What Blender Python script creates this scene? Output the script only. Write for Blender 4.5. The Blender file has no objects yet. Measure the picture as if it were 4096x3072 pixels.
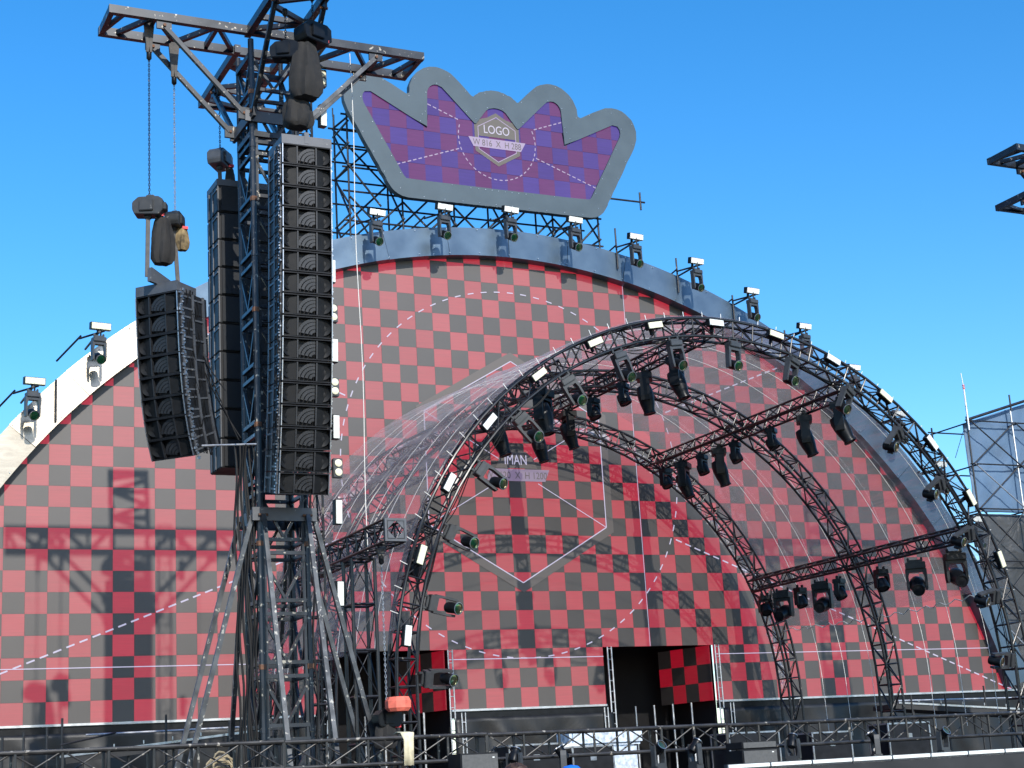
import bpy, bmesh, math, random
from mathutils import Vector, Matrix, noise
random.seed(7)
sc = bpy.context.scene
COL = sc.collection
rad = math.radians

# ------------------------------------------------------------------ camera
cam_d = bpy.data.cameras.new('camera')
cam = bpy.data.objects.new('camera', cam_d); COL.objects.link(cam)
cam_d.sensor_width = 36.0; cam_d.lens = 55.963
cam_d.clip_start = 0.1; cam_d.clip_end = 3000
RV = Vector((0.90174085, -0.4284301, -0.05754212))
UV = Vector((-0.05399934, -0.24371284, 0.96834298))
FV = Vector((0.42889103, 0.87008718, 0.24290076))
m = Matrix(((RV.x, UV.x, -FV.x, -18.601), (RV.y, UV.y, -FV.y, -37.770), (RV.z, UV.z, -FV.z, 1.704), (0, 0, 0, 1)))
cam.matrix_world = m
sc.camera = cam
# ------------------------------------------------------------------ sky and sun
SUN_DIR = Vector((0.0215, 1.0, -0.578)).normalized()      # the way the light travels
world = bpy.data.worlds.new('World'); sc.world = world; world.use_nodes = True
nt = world.node_tree; nt.nodes.clear()
wo = nt.nodes.new('ShaderNodeOutputWorld'); bg = nt.nodes.new('ShaderNodeBackground')
sky = nt.nodes.new('ShaderNodeTexSky'); sky.sky_type = 'NISHITA'; sky.sun_disc = False
sky.sun_elevation = math.asin(-SUN_DIR.z)
sky.sun_rotation = math.atan2(-SUN_DIR.x, -SUN_DIR.y)
sky.altitude = 200; sky.air_density = 1.0; sky.dust_density = 0.5; sky.ozone_density = 3.2
hs = nt.nodes.new('ShaderNodeHueSaturation'); hs.inputs['Saturation'].default_value = 1.34
nt.links.new(sky.outputs[0], hs.inputs['Color']); nt.links.new(hs.outputs[0], bg.inputs[0])
bg.inputs[1].default_value = 0.15
nt.links.new(bg.outputs[0], wo.inputs[0])
sun_d = bpy.data.lights.new('sun', 'SUN'); sun = bpy.data.objects.new('sun', sun_d); COL.objects.link(sun)
sun_d.energy = 2.75; sun_d.angle = rad(0.53); sun_d.color = (1.0, 0.95, 0.87)
sun.rotation_euler = SUN_DIR.to_track_quat('-Z', 'Y').to_euler()
sun.location = (-20, -60, 50)
sc.view_settings.view_transform = 'Standard'; sc.view_settings.look = 'None'
sc.view_settings.exposure = 0.70; sc.view_settings.gamma = 1.0; sc.view_settings.use_curve_mapping = False

# ------------------------------------------------------------------ materials
MATS = {}
def newmat(name):
    ma = bpy.data.materials.new(name); ma.use_nodes = True
    MATS[name] = ma
    return ma, ma.node_tree, ma.node_tree.nodes['Principled BSDF']
def ramp(nt, a, b, ca, cb):
    r = nt.nodes.new('ShaderNodeValToRGB')
    r.color_ramp.elements[0].position = a; r.color_ramp.elements[1].position = b
    r.color_ramp.elements[0].color = (*ca, 1); r.color_ramp.elements[1].color = (*cb, 1)
    return r
def noisetex(nt, scale, detail=4, rough=0.6, coord='Object', stretch=None):
    tc = nt.nodes.new('ShaderNodeTexCoord'); n = nt.nodes.new('ShaderNodeTexNoise')
    n.inputs['Scale'].default_value = scale; n.inputs['Detail'].default_value = detail; n.inputs['Roughness'].default_value = rough
    src = tc.outputs[coord]
    if coord == 'World':
        pass
    if stretch:
        mp = nt.nodes.new('ShaderNodeMapping'); mp.inputs['Scale'].default_value = stretch
        nt.links.new(src, mp.inputs[0]); src = mp.outputs[0]
    nt.links.new(src, n.inputs['Vector'])
    return n
def posnoise(nt, scale, detail=4, stretch=None):
    g = nt.nodes.new('ShaderNodeNewGeometry'); n = nt.nodes.new('ShaderNodeTexNoise')
    n.inputs['Scale'].default_value = scale; n.inputs['Detail'].default_value = detail
    src = g.outputs['Position']
    if stretch:
        mp = nt.nodes.new('ShaderNodeMapping'); mp.inputs['Scale'].default_value = stretch
        nt.links.new(src, mp.inputs[0]); src = mp.outputs[0]
    nt.links.new(src, n.inputs['Vector'])
    return n
def plain(name, col, rough=0.5, metal=0.0, var=0.25, scale=3.0, bump=0.0, spec=0.5, chips=None, chip_at=0.62, chip_scale=9.0):
    ma, nt, b = newmat(name)
    n = posnoise(nt, scale, 5)
    r = ramp(nt, 0.3, 0.7, [c * (1 - var) for c in col], [min(1, c * (1 + var)) for c in col])
    nt.links.new(n.outputs['Fac'], r.inputs[0])
    out = r.outputs[0]
    if chips:
        n2 = posnoise(nt, chip_scale, 8)
        r2 = ramp(nt, chip_at, chip_at + 0.05, (0, 0, 0), (1, 1, 1))
        nt.links.new(n2.outputs['Fac'], r2.inputs[0])
        mx = nt.nodes.new('ShaderNodeMix'); mx.data_type = 'RGBA'
        nt.links.new(r2.outputs[0], mx.inputs['Factor']); nt.links.new(out, mx.inputs['A'])
        mx.inputs['B'].default_value = (*chips, 1)
        out = mx.outputs['Result']
    nt.links.new(out, b.inputs['Base Color'])
    b.inputs['Roughness'].default_value = rough; b.inputs['Metallic'].default_value = metal
    b.inputs['Specular IOR Level'].default_value = spec
    rr = nt.nodes.new('ShaderNodeMapRange'); rr.inputs['To Min'].default_value = max(0.05, rough - 0.12); rr.inputs['To Max'].default_value = min(1, rough + 0.15)
    nt.links.new(n.outputs['Fac'], rr.inputs[0]); nt.links.new(rr.outputs[0], b.inputs['Roughness'])
    if bump:
        bp = nt.nodes.new('ShaderNodeBump'); bp.inputs['Strength'].default_value = bump
        n3 = posnoise(nt, scale * 6, 4); nt.links.new(n3.outputs['Fac'], bp.inputs['Height']); nt.links.new(bp.outputs[0], b.inputs['Normal'])
    return ma
plain('black_truss', (0.011, 0.0115, 0.014), 0.32, 0.0, 0.4, 5, chips=(0.2, 0.18, 0.15), chip_at=0.66, chip_scale=7)
plain('worn_truss', (0.034, 0.033, 0.032), 0.36, 0.1, 0.4, 5, chips=(0.34, 0.31, 0.26), chip_at=0.63, chip_scale=9)
plain('tower_steel', (0.021, 0.026, 0.033), 0.34, 0.25, 0.4, 2.5, chips=(0.36, 0.33, 0.27), chip_at=0.63, chip_scale=13)
plain('leg_steel', (0.065, 0.07, 0.075), 0.38, 0.5, 0.5, 4, chips=(0.30, 0.29, 0.26), chip_at=0.61, chip_scale=13)
plain('rust_steel', (0.16, 0.075, 0.04), 0.7, 0.2, 0.5, 9)
plain('galvanised', (0.52, 0.53, 0.54), 0.38, 0.75, 0.2, 6)
plain('scaffold_tube', (0.03, 0.031, 0.034), 0.45, 0.5, 0.3, 4, chips=(0.3, 0.24, 0.18), chip_at=0.66)
plain('black_plastic', (0.008, 0.009, 0.011), 0.34, 0.0, 0.3, 6, spec=0.22)
plain('mover_grey', (0.05, 0.053, 0.057), 0.40, 0.1, 0.2, 6)
plain('cabinet_black', (0.012, 0.013, 0.0155), 0.5, 0.0, 0.3, 7, bump=0.15, spec=0.22)
plain('cabinet_dark', (0.0075, 0.008, 0.009), 0.55, 0.0, 0.3, 7, spec=0.22)
plain('cabinet_fin', (0.017, 0.018, 0.021), 0.42, 0.0, 0.25, 7)
plain('bumper_grey', (0.085, 0.09, 0.1), 0.45, 0.2, 0.2, 4, chips=(0.3, 0.29, 0.27), chip_at=0.68)
plain('hoist_grey', (0.028, 0.03, 0.032), 0.5, 0.1, 0.3, 6, chips=(0.2, 0.19, 0.17), chip_at=0.66)
plain('edge_metal', (0.42, 0.44, 0.47), 0.3, 0.85, 0.2, 8)
plain('sub_grille', (0.016, 0.018, 0.021), 0.6, 0.0, 0.15, 25, spec=0.2)
plain('grille_grey', (0.10, 0.10, 0.098), 0.6, 0.2, 0.15, 25)
plain('white_lens', (0.80, 0.82, 0.78), 0.3, 0.0, 0.05, 12)
plain('warm_lens', (0.78, 0.76, 0.56), 0.32, 0.0, 0.12, 30)
plain('white_rope', (0.75, 0.74, 0.70), 0.7, 0.0, 0.1, 10)
plain('bag_cloth', (0.021, 0.0195, 0.0185), 0.85, 0.0, 0.4, 8, bump=0.4)
plain('bag_brown', (0.22, 0.16, 0.08), 0.85, 0.0, 0.7, 7, bump=0.4)
plain('strap_grey', (0.10, 0.095, 0.09), 0.8, 0.0, 0.25, 10)
plain('strap_cream', (0.70, 0.62, 0.42), 0.8, 0.0, 0.2, 9, bump=0.4)
plain('orange_sling', (0.80, 0.17, 0.11), 0.7, 0.0, 0.2, 9)
plain('signal_red', (0.62, 0.03, 0.04), 0.5, 0.0, 0.15, 9)
plain('crown_border', (0.072, 0.100, 0.120), 0.5, 0.1, 0.10, 1.5, spec=0.25)
plain('deck_black', (0.02, 0.02, 0.021), 0.6, 0.0, 0.4, 2)
plain('asphalt', (0.05, 0.05, 0.05), 0.9, 0.0, 0.3, 4, bump=0.3)
plain('interior_black', (0.006, 0.006, 0.007), 0.9, 0.0, 0.2, 3)
plain('skin', (0.45, 0.27, 0.19), 0.5, 0.0, 0.08, 9)
plain('hair_brown', (0.05, 0.026, 0.016), 0.6, 0.0, 0.4, 60)
plain('cap_blue', (0.01, 0.16, 0.72), 0.7, 0.0, 0.1, 30)
plain('shirt_grey', (0.12, 0.13, 0.15), 0.85, 0.0, 0.2, 20)
plain('jeans', (0.04, 0.06, 0.11), 0.85, 0.0, 0.2, 20)
plain('rope_tan', (0.36, 0.29, 0.18), 0.85, 0.0, 0.3, 20)
plain('plastic_wrap', (0.55, 0.62, 0.70), 0.3, 0.0, 0.4, 14, bump=0.3)
plain('red_white', (0.75, 0.73, 0.72), 0.5, 0.0, 0.1, 3)
plain('tape_yellow', (0.75, 0.55, 0.06), 0.6, 0.0, 0.15, 9)

def cloth(name, col, rough=0.55, scale=1.1, strength=0.9):
    ma, nt, b = newmat(name)
    n = posnoise(nt, scale, 6); n.inputs['Distortion'].default_value = 1.2
    r = ramp(nt, 0.3, 0.75, [c * 0.75 for c in col], [c * 1.3 for c in col]); nt.links.new(n.outputs['Fac'], r.inputs[0])
    nt.links.new(r.outputs[0], b.inputs['Base Color']); b.inputs['Roughness'].default_value = rough
    bp = nt.nodes.new('ShaderNodeBump'); bp.inputs['Strength'].default_value = strength; bp.inputs['Distance'].default_value = 0.15
    nt.links.new(n.outputs['Fac'], bp.inputs['Height']); nt.links.new(bp.outputs[0], b.inputs['Normal'])
    return ma
cloth('skirt_black', (0.0075, 0.0075, 0.008), 0.45, 0.5, 0.18)
cloth('tarp_blue', (0.10, 0.17, 0.27), 0.5, 0.5, 0.35)
cloth('tarp_grey', (0.045, 0.047, 0.049), 0.5, 1.0, 0.8)

# brushed sheet metal of the arch frame
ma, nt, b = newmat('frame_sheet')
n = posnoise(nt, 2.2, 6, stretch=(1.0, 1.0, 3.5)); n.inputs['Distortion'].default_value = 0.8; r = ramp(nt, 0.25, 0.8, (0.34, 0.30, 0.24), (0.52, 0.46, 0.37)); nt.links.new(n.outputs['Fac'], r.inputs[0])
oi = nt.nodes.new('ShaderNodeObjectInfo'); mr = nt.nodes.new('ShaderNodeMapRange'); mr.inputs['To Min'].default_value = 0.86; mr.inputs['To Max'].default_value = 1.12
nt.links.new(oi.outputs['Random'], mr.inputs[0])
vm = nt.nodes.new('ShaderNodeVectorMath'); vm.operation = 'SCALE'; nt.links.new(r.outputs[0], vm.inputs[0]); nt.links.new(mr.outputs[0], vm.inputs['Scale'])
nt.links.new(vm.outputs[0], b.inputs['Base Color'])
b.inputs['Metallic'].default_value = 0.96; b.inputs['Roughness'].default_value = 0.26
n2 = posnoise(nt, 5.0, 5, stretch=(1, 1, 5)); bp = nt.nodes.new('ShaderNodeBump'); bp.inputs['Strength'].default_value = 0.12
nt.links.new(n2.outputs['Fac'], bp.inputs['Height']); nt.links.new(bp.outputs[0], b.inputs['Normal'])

plain('frame_blue', (0.095, 0.14, 0.19), 0.33, 0.6, 0.16, 1.3, bump=0.08, spec=0.3)
# LED wall: a chequered test picture, cells of half a metre
def ledmat(name, x0, z0, col_even, col_odd, base, axis='X', strength=1.0, use_obj=False):
    ma, nt, b = newmat(name)
    L = nt.links.new
    if use_obj:
        g = nt.nodes.new('ShaderNodeTexCoord'); src = g.outputs['Object']
    else:
        g = nt.nodes.new('ShaderNodeNewGeometry'); src = g.outputs['Position']
    sp = nt.nodes.new('ShaderNodeSeparateXYZ'); L(src, sp.inputs[0])
    def mth(op, a, bb=None):
        q = nt.nodes.new('ShaderNodeMath'); q.operation = op
        for k, v in ((0, a), (1, bb)):
            if v is None: continue
            if isinstance(v, (int, float)): q.inputs[k].default_value = v
            else: L(v, q.inputs[k])
        return q.outputs[0]
    cx = mth('FLOOR', mth('MULTIPLY', mth('SUBTRACT', sp.outputs[axis], x0), 2.0))
    cz = mth('FLOOR', mth('MULTIPLY', mth('SUBTRACT', sp.outputs['Z'], z0), 2.0))
    par = mth('MODULO', mth('ADD', mth('ADD', cx, cz), 200.0), 2.0)
    mx = nt.nodes.new('ShaderNodeMix'); mx.data_type = 'RGBA'
    L(par, mx.inputs['Factor']); mx.inputs['A'].default_value = (*col_even, 1); mx.inputs['B'].default_value = (*col_odd, 1)
    # module rows: slightly different brightness from line to line and panel to panel
    cmb = nt.nodes.new('ShaderNodeCombineXYZ'); L(cx, cmb.inputs[0]); L(cz, cmb.inputs[1])
    wn = nt.nodes.new('ShaderNodeTexWhiteNoise'); wn.noise_dimensions = '2D'; L(cmb.outputs[0], wn.inputs[0])
    n = nt.nodes.new('ShaderNodeTexNoise'); n.inputs['Scale'].default_value = 1.0; n.inputs['Detail'].default_value = 3
    mp = nt.nodes.new('ShaderNodeMapping'); mp.inputs['Scale'].default_value = (1.3, 1.3, 26); L(src, mp.inputs[0]); L(mp.outputs[0], n.inputs['Vector'])
    v = mth('MULTIPLY', mth('ADD', mth('MULTIPLY', wn.outputs[0], 0.16), 0.92), mth('ADD', mth('MULTIPLY', n.outputs['Fac'], 0.5), 0.75))
    sc_ = nt.nodes.new('ShaderNodeVectorMath'); sc_.operation = 'SCALE'; L(mx.outputs['Result'], sc_.inputs[0]); L(v, sc_.inputs['Scale'])
    L(sc_.outputs[0], b.inputs['Emission Color']); b.inputs['Emission Strength'].default_value = strength
    n2 = nt.nodes.new('ShaderNodeTexNoise'); n2.inputs['Scale'].default_value = 0.55; n2.inputs['Detail'].default_value = 5; L(src, n2.inputs['Vector'])
    bc = ramp(nt, 0.3, 0.7, [c * 0.86 for c in base], [c * 1.12 for c in base]); L(n2.outputs['Fac'], bc.inputs[0])
    bs = nt.nodes.new('ShaderNodeVectorMath'); bs.operation = 'SCALE'; L(bc.outputs[0], bs.inputs[0])
    L(mth('ADD', mth('MULTIPLY', wn.outputs[0], 0.14), 0.93), bs.inputs['Scale'])
    L(bs.outputs[0], b.inputs['Base Color'])
    b.inputs['Roughness'].default_value = 0.49; b.inputs['Specular IOR Level'].default_value = 0.72
    return ma
ledmat('led_wall', -16.25, 3.6, (0.25, 0.0085, 0.021), (0.004, 0.004, 0.004), (0.051, 0.044, 0.039))
lc_ = ledmat('led_crown', -4.25, 17.88, (0.042, 0.024, 0.165), (0.088, 0.017, 0.085), (0.035, 0.032, 0.055))
lc_.node_tree.nodes['Principled BSDF'].inputs['Roughness'].default_value = 0.8; lc_.node_tree.nodes['Principled BSDF'].inputs['Specular IOR Level'].default_value = 0.12
ledmat('led_return_shaded', 0.0, 0.0, (0.15, 0.002, 0.008), (0.005, 0.004, 0.004), (0.02, 0.018, 0.017), use_obj=True)  # doorway shade set into the colours: base and glow darker than the wall's
def emit(name, col, s, base=(0.12, 0.11, 0.11)):
    ma, nt, b = newmat(name)
    b.inputs['Base Color'].default_value = (*base, 1); b.inputs['Roughness'].default_value = 0.6
    n = posnoise(nt, 14, 2); r = ramp(nt, 0.2, 0.8, [c * 0.85 for c in col], col); nt.links.new(n.outputs['Fac'], r.inputs[0])
    nt.links.new(r.outputs[0], b.inputs['Emission Color']); b.inputs['Emission Strength'].default_value = s
    return ma
emit('led_white', (0.33, 0.315, 0.44), 1.0)
emit('led_dark', (0.012, 0.012, 0.014), 1.0, (0.105, 0.09, 0.08))
emit('led_lilac', (0.12, 0.085, 0.15), 1.0)
emit('led_pink', (0.19, 0.14, 0.27), 1.0)
emit('led_olive', (0.02, 0.018, 0.022), 1.0, (0.085, 0.075, 0.06))

# coated lamp lens
ma, nt, b = newmat('lamp_lens')
lw = nt.nodes.new('ShaderNodeLayerWeight'); lw.inputs['Blend'].default_value = 0.55
n = posnoise(nt, 9, 2)
ad = nt.nodes.new('ShaderNodeMath'); ad.operation = 'ADD'; nt.links.new(lw.outputs['Facing'], ad.inputs[0])
sb = nt.nodes.new('ShaderNodeMath'); sb.operation = 'MULTIPLY_ADD'; nt.links.new(n.outputs['Fac'], sb.inputs[0]); sb.inputs[1].default_value = 1.2; sb.inputs[2].default_value = -0.6
nt.links.new(sb.outputs[0], ad.inputs[1])
r = nt.nodes.new('ShaderNodeValToRGB'); nt.links.new(ad.outputs[0], r.inputs[0])
e = r.color_ramp.elements; e[0].position = 0.1; e[0].color = (0.03, 0.20, 0.09, 1); e[1].position = 0.75; e[1].color = (0.40, 0.27, 0.14, 1)
q = e.new(0.42); q.color = (0.22, 0.27, 0.14, 1)
nt.links.new(r.outputs[0], b.inputs['Base Color']); b.inputs['Metallic'].default_value = 0.9; b.inputs['Roughness'].default_value = 0.12

# clear film over the vault
ma, nt, b = newmat('clear_film'); nt.nodes.remove(b)
out = nt.nodes['Material Output']
tr = nt.nodes.new('ShaderNodeBsdfTransparent'); tr.inputs[0].default_value = (0.985, 0.982, 0.985, 1)
tl = nt.nodes.new('ShaderNodeBsdfTranslucent'); tl.inputs[0].default_value = (0.85, 0.82, 0.84, 1)
df = nt.nodes.new('ShaderNodeBsdfDiffuse'); df.inputs[0].default_value = (0.82, 0.79, 0.81, 1)
gl = nt.nodes.new('ShaderNodeBsdfGlossy'); gl.inputs['Roughness'].default_value = 0.13
n = posnoise(nt, 1.2, 6, stretch=(3.2, 0.4, 3.2)); n.inputs['Distortion'].default_value = 0.8
bp = nt.nodes.new('ShaderNodeBump'); bp.inputs['Strength'].default_value = 0.6; bp.inputs['Distance'].default_value = 0.12
nt.links.new(n.outputs['Fac'], bp.inputs['Height'])
for s_ in (gl, df, tl): nt.links.new(bp.outputs[0], s_.inputs['Normal'])
m0 = nt.nodes.new('ShaderNodeMixShader'); m0.inputs[0].default_value = 0.5; nt.links.new(tl.outputs[0], m0.inputs[1]); nt.links.new(df.outputs[0], m0.inputs[2])
m1 = nt.nodes.new('ShaderNodeMixShader'); nt.links.new(tr.outputs[0], m1.inputs[1]); nt.links.new(m0.outputs[0], m1.inputs[2])
n5 = posnoise(nt, 0.8, 7, stretch=(4.0, 0.35, 4.0)); mr = nt.nodes.new('ShaderNodeMapRange'); mr.inputs['From Min'].default_value = 0.3; mr.inputs['From Max'].default_value = 0.8
mr.inputs['To Min'].default_value = 0.045; mr.inputs['To Max'].default_value = 0.125
nt.links.new(n5.outputs['Fac'], mr.inputs[0])
lwf = nt.nodes.new('ShaderNodeLayerWeight'); lwf.inputs['Blend'].default_value = 0.5
pw = nt.nodes.new('ShaderNodeMath'); pw.operation = 'POWER'; pw.inputs[1].default_value = 3.0; nt.links.new(lwf.outputs['Facing'], pw.inputs[0])
hz = nt.nodes.new('ShaderNodeMath'); hz.operation = 'MULTIPLY_ADD'; hz.inputs[1].default_value = 4.6; hz.inputs[2].default_value = 1.0; nt.links.new(pw.outputs[0], hz.inputs[0])
hm = nt.nodes.new('ShaderNodeMath'); hm.operation = 'MULTIPLY'; hm.use_clamp = True; nt.links.new(hz.outputs[0], hm.inputs[0]); nt.links.new(mr.outputs[0], hm.inputs[1])
nt.links.new(hm.outputs[0], m1.inputs[0])
fr = nt.nodes.new('ShaderNodeFresnel'); fr.inputs['IOR'].default_value = 1.33; nt.links.new(bp.outputs[0], fr.inputs['Normal'])
fm = nt.nodes.new('ShaderNodeMath'); fm.operation = 'MULTIPLY'; fm.inputs[1].default_value = 0.25; nt.links.new(fr.outputs[0], fm.inputs[0])
m2 = nt.nodes.new('ShaderNodeMixShader'); nt.links.new(fm.outputs[0], m2.inputs[0]); nt.links.new(m1.outputs[0], m2.inputs[1]); nt.links.new(gl.outputs[0], m2.inputs[2])
nt.links.new(m2.outputs[0], out.inputs[0])

ma, nt, b = newmat('crumpled_film')
out = nt.nodes['Material Output']; tr = nt.nodes.new('ShaderNodeBsdfTransparent'); mx = nt.nodes.new('ShaderNodeMixShader')
n = posnoise(nt, 5.0, 5); mr = nt.nodes.new('ShaderNodeMapRange'); mr.inputs['From Min'].default_value = 0.42; mr.inputs['From Max'].default_value = 0.62; mr.inputs['To Min'].default_value = 0.12; mr.inputs['To Max'].default_value = 0.72
nt.links.new(n.outputs['Fac'], mr.inputs[0]); nt.links.new(mr.outputs[0], mx.inputs[0]); nt.links.new(tr.outputs[0], mx.inputs[1]); nt.links.new(b.outputs[0], mx.inputs[2]); nt.links.new(mx.outputs[0], out.inputs[0])
b.inputs['Base Color'].default_value = (0.70, 0.66, 0.67, 1); b.inputs['Roughness'].default_value = 0.25
bp = nt.nodes.new('ShaderNodeBump'); bp.inputs['Strength'].default_value = 0.9; nt.links.new(n.outputs['Fac'], bp.inputs['Height']); nt.links.new(bp.outputs[0], b.inputs['Normal'])

# ------------------------------------------------------------------ builders
def frame_to(d, up=Vector((0, 0, 1))):
    """rotation whose local Z points along d"""
    d = Vector(d).normalized()
    if abs(d.dot(up)) > 0.99: up = Vector((0, 1, 0))
    x = up.cross(d).normalized(); y = d.cross(x)
    return Matrix((x, y, d)).transposed()
class MB:
    def __init__(s): s.v = []; s.f = []
    def add(s, vs, fs):
        o = len(s.v); s.v += [tuple(p) for p in vs]; s.f += [tuple(i + o for i in f) for f in fs]; return s
    def box(s, c, size, R=None):
        c = Vector(c); hx, hy, hz = [q / 2 for q in size]
        vs = []
        for x in (-hx, hx):
            for y in (-hy, hy):
                for z in (-hz, hz):
                    p = Vector((x, y, z)); p = R @ p if R else p; vs.append(c + p)
        return s.add(vs, [(0, 1, 3, 2), (4, 6, 7, 5), (0, 4, 5, 1), (2, 3, 7, 6), (0, 2, 6, 4), (1, 5, 7, 3)])
    def beam(s, p0, p1, w, h, up=Vector((0, 0, 1))):
        p0 = Vector(p0); p1 = Vector(p1); R = frame_to(p1 - p0, up)
        return s.box((p0 + p1) / 2, (w, h, (p1 - p0).length), R)
    def cyl(s, p0, p1, r0, r1=None, n=10, cap=True):
        r1 = r0 if r1 is None else r1
        p0 = Vector(p0); p1 = Vector(p1); R = frame_to(p1 - p0)
        vs = []
        for p, r in ((p0, r0), (p1, r1)):
            for k in range(n):
                a = 2 * math.pi * k / n; vs.append(p + R @ Vector((r * math.cos(a), r * math.sin(a), 0)))
        fs = [(k, (k + 1) % n, n + (k + 1) % n, n + k) for k in range(n)]
        if cap: fs += [tuple(range(n))[::-1], tuple(range(n, 2 * n))]
        return s.add(vs, fs)
    def tube(s, pts, r, n=6, cap=True):
        pts = [Vector(p) for p in pts]; vs = []; N = len(pts)
        up = Vector((0.13, 0.31, 0.94)).normalized()
        for i, p in enumerate(pts):
            t = (pts[min(i + 1, N - 1)] - pts[max(i - 1, 0)])
            R = frame_to(t, up)
            for k in range(n):
                a = 2 * math.pi * k / n; vs.append(p + R @ Vector((r * math.cos(a), r * math.sin(a), 0)))
        fs = []
        for i in range(N - 1):
            for k in range(n):
                fs.append((i * n + k, i * n + (k + 1) % n, (i + 1) * n + (k + 1) % n, (i + 1) * n + k))
        if cap: fs += [tuple(range(n))[::-1], tuple((N - 1) * n + k for k in range(n))]
        return s.add(vs, fs)
    def lathe(s, prof, c=(0, 0, 0), R=None, n=16, cap=True):
        c = Vector(c); vs = []
        for r, z in prof:
            for k in range(n):
                a = 2 * math.pi * k / n; p = Vector((r * math.cos(a), r * math.sin(a), z)); vs.append(c + (R @ p if R else p))
        fs = []
        for i in range(len(prof) - 1):
            for k in range(n):
                fs.append((i * n + k, i * n + (k + 1) % n, (i + 1) * n + (k + 1) % n, (i + 1) * n + k))
        if cap: fs += [tuple(range(n))[::-1], tuple((len(prof) - 1) * n + k for k in range(n))]
        return s.add(vs, fs)
    def prism(s, poly, fn0, fn1):
        """poly of (u, v); fn0 / fn1 map them to the near and far face"""
        n = len(poly); vs = [fn0(*p) for p in poly] + [fn1(*p) for p in poly]
        return s.add(vs, [tuple(range(n)), tuple(range(n, 2 * n))[::-1]] + [(k, n + k, n + (k + 1) % n, (k + 1) % n) for k in range(n)])
    def mesh(s, name, mat, smooth=False):
        me = bpy.data.meshes.new(name); me.from_pydata(s.v, [], s.f)
        bm = bmesh.new(); bm.from_mesh(me); bmesh.ops.recalc_face_normals(bm, faces=bm.faces); bm.to_mesh(me); bm.free()
        if smooth:
            me.shade_smooth()
            try: me.set_sharp_from_angle(angle=rad(40))
            except Exception: pass
        me.materials.append(MATS[mat]); return me
    def build(s, name, mat, parent=None, smooth=False):
        """vertices are world coordinates; an unrotated parent is subtracted"""
        off = parent_world(parent)
        if off.length > 0: s.v = [(p[0] - off.x, p[1] - off.y, p[2] - off.z) for p in s.v]
        return link(name, s.mesh(name, mat, smooth), parent)
def parent_world(p):
    o = Vector((0, 0, 0))
    while p: o += p.location; p = p.parent
    return o
def link(name, data, parent=None, M=None):
    o = bpy.data.objects.new(name, data); COL.objects.link(o)
    if parent: o.parent = parent
    if M is not None: o.matrix_local = M
    return o
def tag(o, label=None, cat=None, group=None, kind=None):
    if label: o['label'] = label
    if cat: o['category'] = cat
    if group: o['group'] = group
    if kind: o['kind'] = kind
    return o
def thing(name, label, cat, loc=(0, 0, 0), group=None, R=None):
    o = bpy.data.objects.new(name, None); COL.objects.link(o); o.empty_display_size = 0.2
    o.location = loc
    if R: o.rotation_euler = R.to_euler()
    return tag(o, label, cat, group)
UNIT = {}
def unit(kind, mat):
    if (kind, mat) not in UNIT:
        q = MB()
        if kind == 'cyl': q.cyl((0, 0, 0), (0, 0, 1), 1, n=8)
        elif kind == 'box': q.box((0, 0, 0.5), (2, 2, 1))
        UNIT[(kind, mat)] = q.mesh('unit_' + kind, mat, kind == 'cyl')
    return UNIT[(kind, mat)]
def bar(name, p0, p1, r, mat, parent, kind='cyl', h=None, up=Vector((0, 0, 1))):
    off = parent_world(parent)
    p0 = Vector(p0) - off; p1 = Vector(p1) - off; d = p1 - p0
    M = Matrix.Translation(p0) @ frame_to(d, up).to_4x4() @ Matrix.Diagonal((r, h or r, d.length, 1))
    return link(name, unit(kind, mat), parent, M)
def copy_tree(o, parent=None):
    c = o.copy(); COL.objects.link(c)
    if parent: c.parent = parent
    for ch in o.children: copy_tree(ch, c)
    return c
ORD = ['first', 'second', 'third', 'fourth', 'fifth', 'sixth', 'seventh', 'eighth', 'ninth', 'tenth', 'eleventh', 'twelfth', 'thirteenth', 'fourteenth', 'fifteenth', 'sixteenth', 'seventeenth', 'eighteenth', 'nineteenth', 'twentieth']

def lattice(root, st, cr, br, mat, rungs=True, diag_parts=True, straight=True, dk=0.85):
    """st: stations of four corners each (world)"""
    for k in range(4):
        pts = [s[k] for s in st]
        if straight: bar('chord', pts[0], pts[-1], cr, mat, root)
        else: MB().tube(pts, cr, 8).build('chord', mat, root, True)
    if rungs:
        for s in st:
            for k in range(4): bar('rung', s[k], s[(k + 1) % 4], br, mat, root)
    stuff = MB()
    for i in range(len(st) - 1):
        for k in range(4):
            a, b_ = (st[i][k], st[i + 1][(k + 1) % 4]) if (i + k) % 2 else (st[i][(k + 1) % 4], st[i + 1][k])
            if diag_parts: bar('diagonal_brace', a, b_, br * dk, mat, root)
            else: stuff.cyl(a, b_, br * 0.85, n=6, cap=False)
    if not diag_parts:
        tag(stuff.build('lattice', mat, root, True), kind='stuff')
def box_truss(name, label, p0, p1, size, bay, mat='black_truss', cr=0.025, br=0.012, cat='truss', group=None, up=Vector((0, 0, 1)), sizeh=None, diag_parts=True, dk=0.85):
    p0 = Vector(p0); p1 = Vector(p1); R = frame_to(p1 - p0, up)
    root = thing(name, label, cat, p0, group)
    n = max(1, round((p1 - p0).length / bay)); h = (sizeh or size) / 2; w = size / 2
    st = []
    for i in range(n + 1):
        c = p0.lerp(p1, i / n); st.append([c + R @ Vector((x, y, 0)) for x, y in ((-w, -h), (w, -h), (w, h), (-w, h))])
    lattice(root, st, cr, br, mat, diag_parts=diag_parts, dk=dk)
    return root

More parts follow.
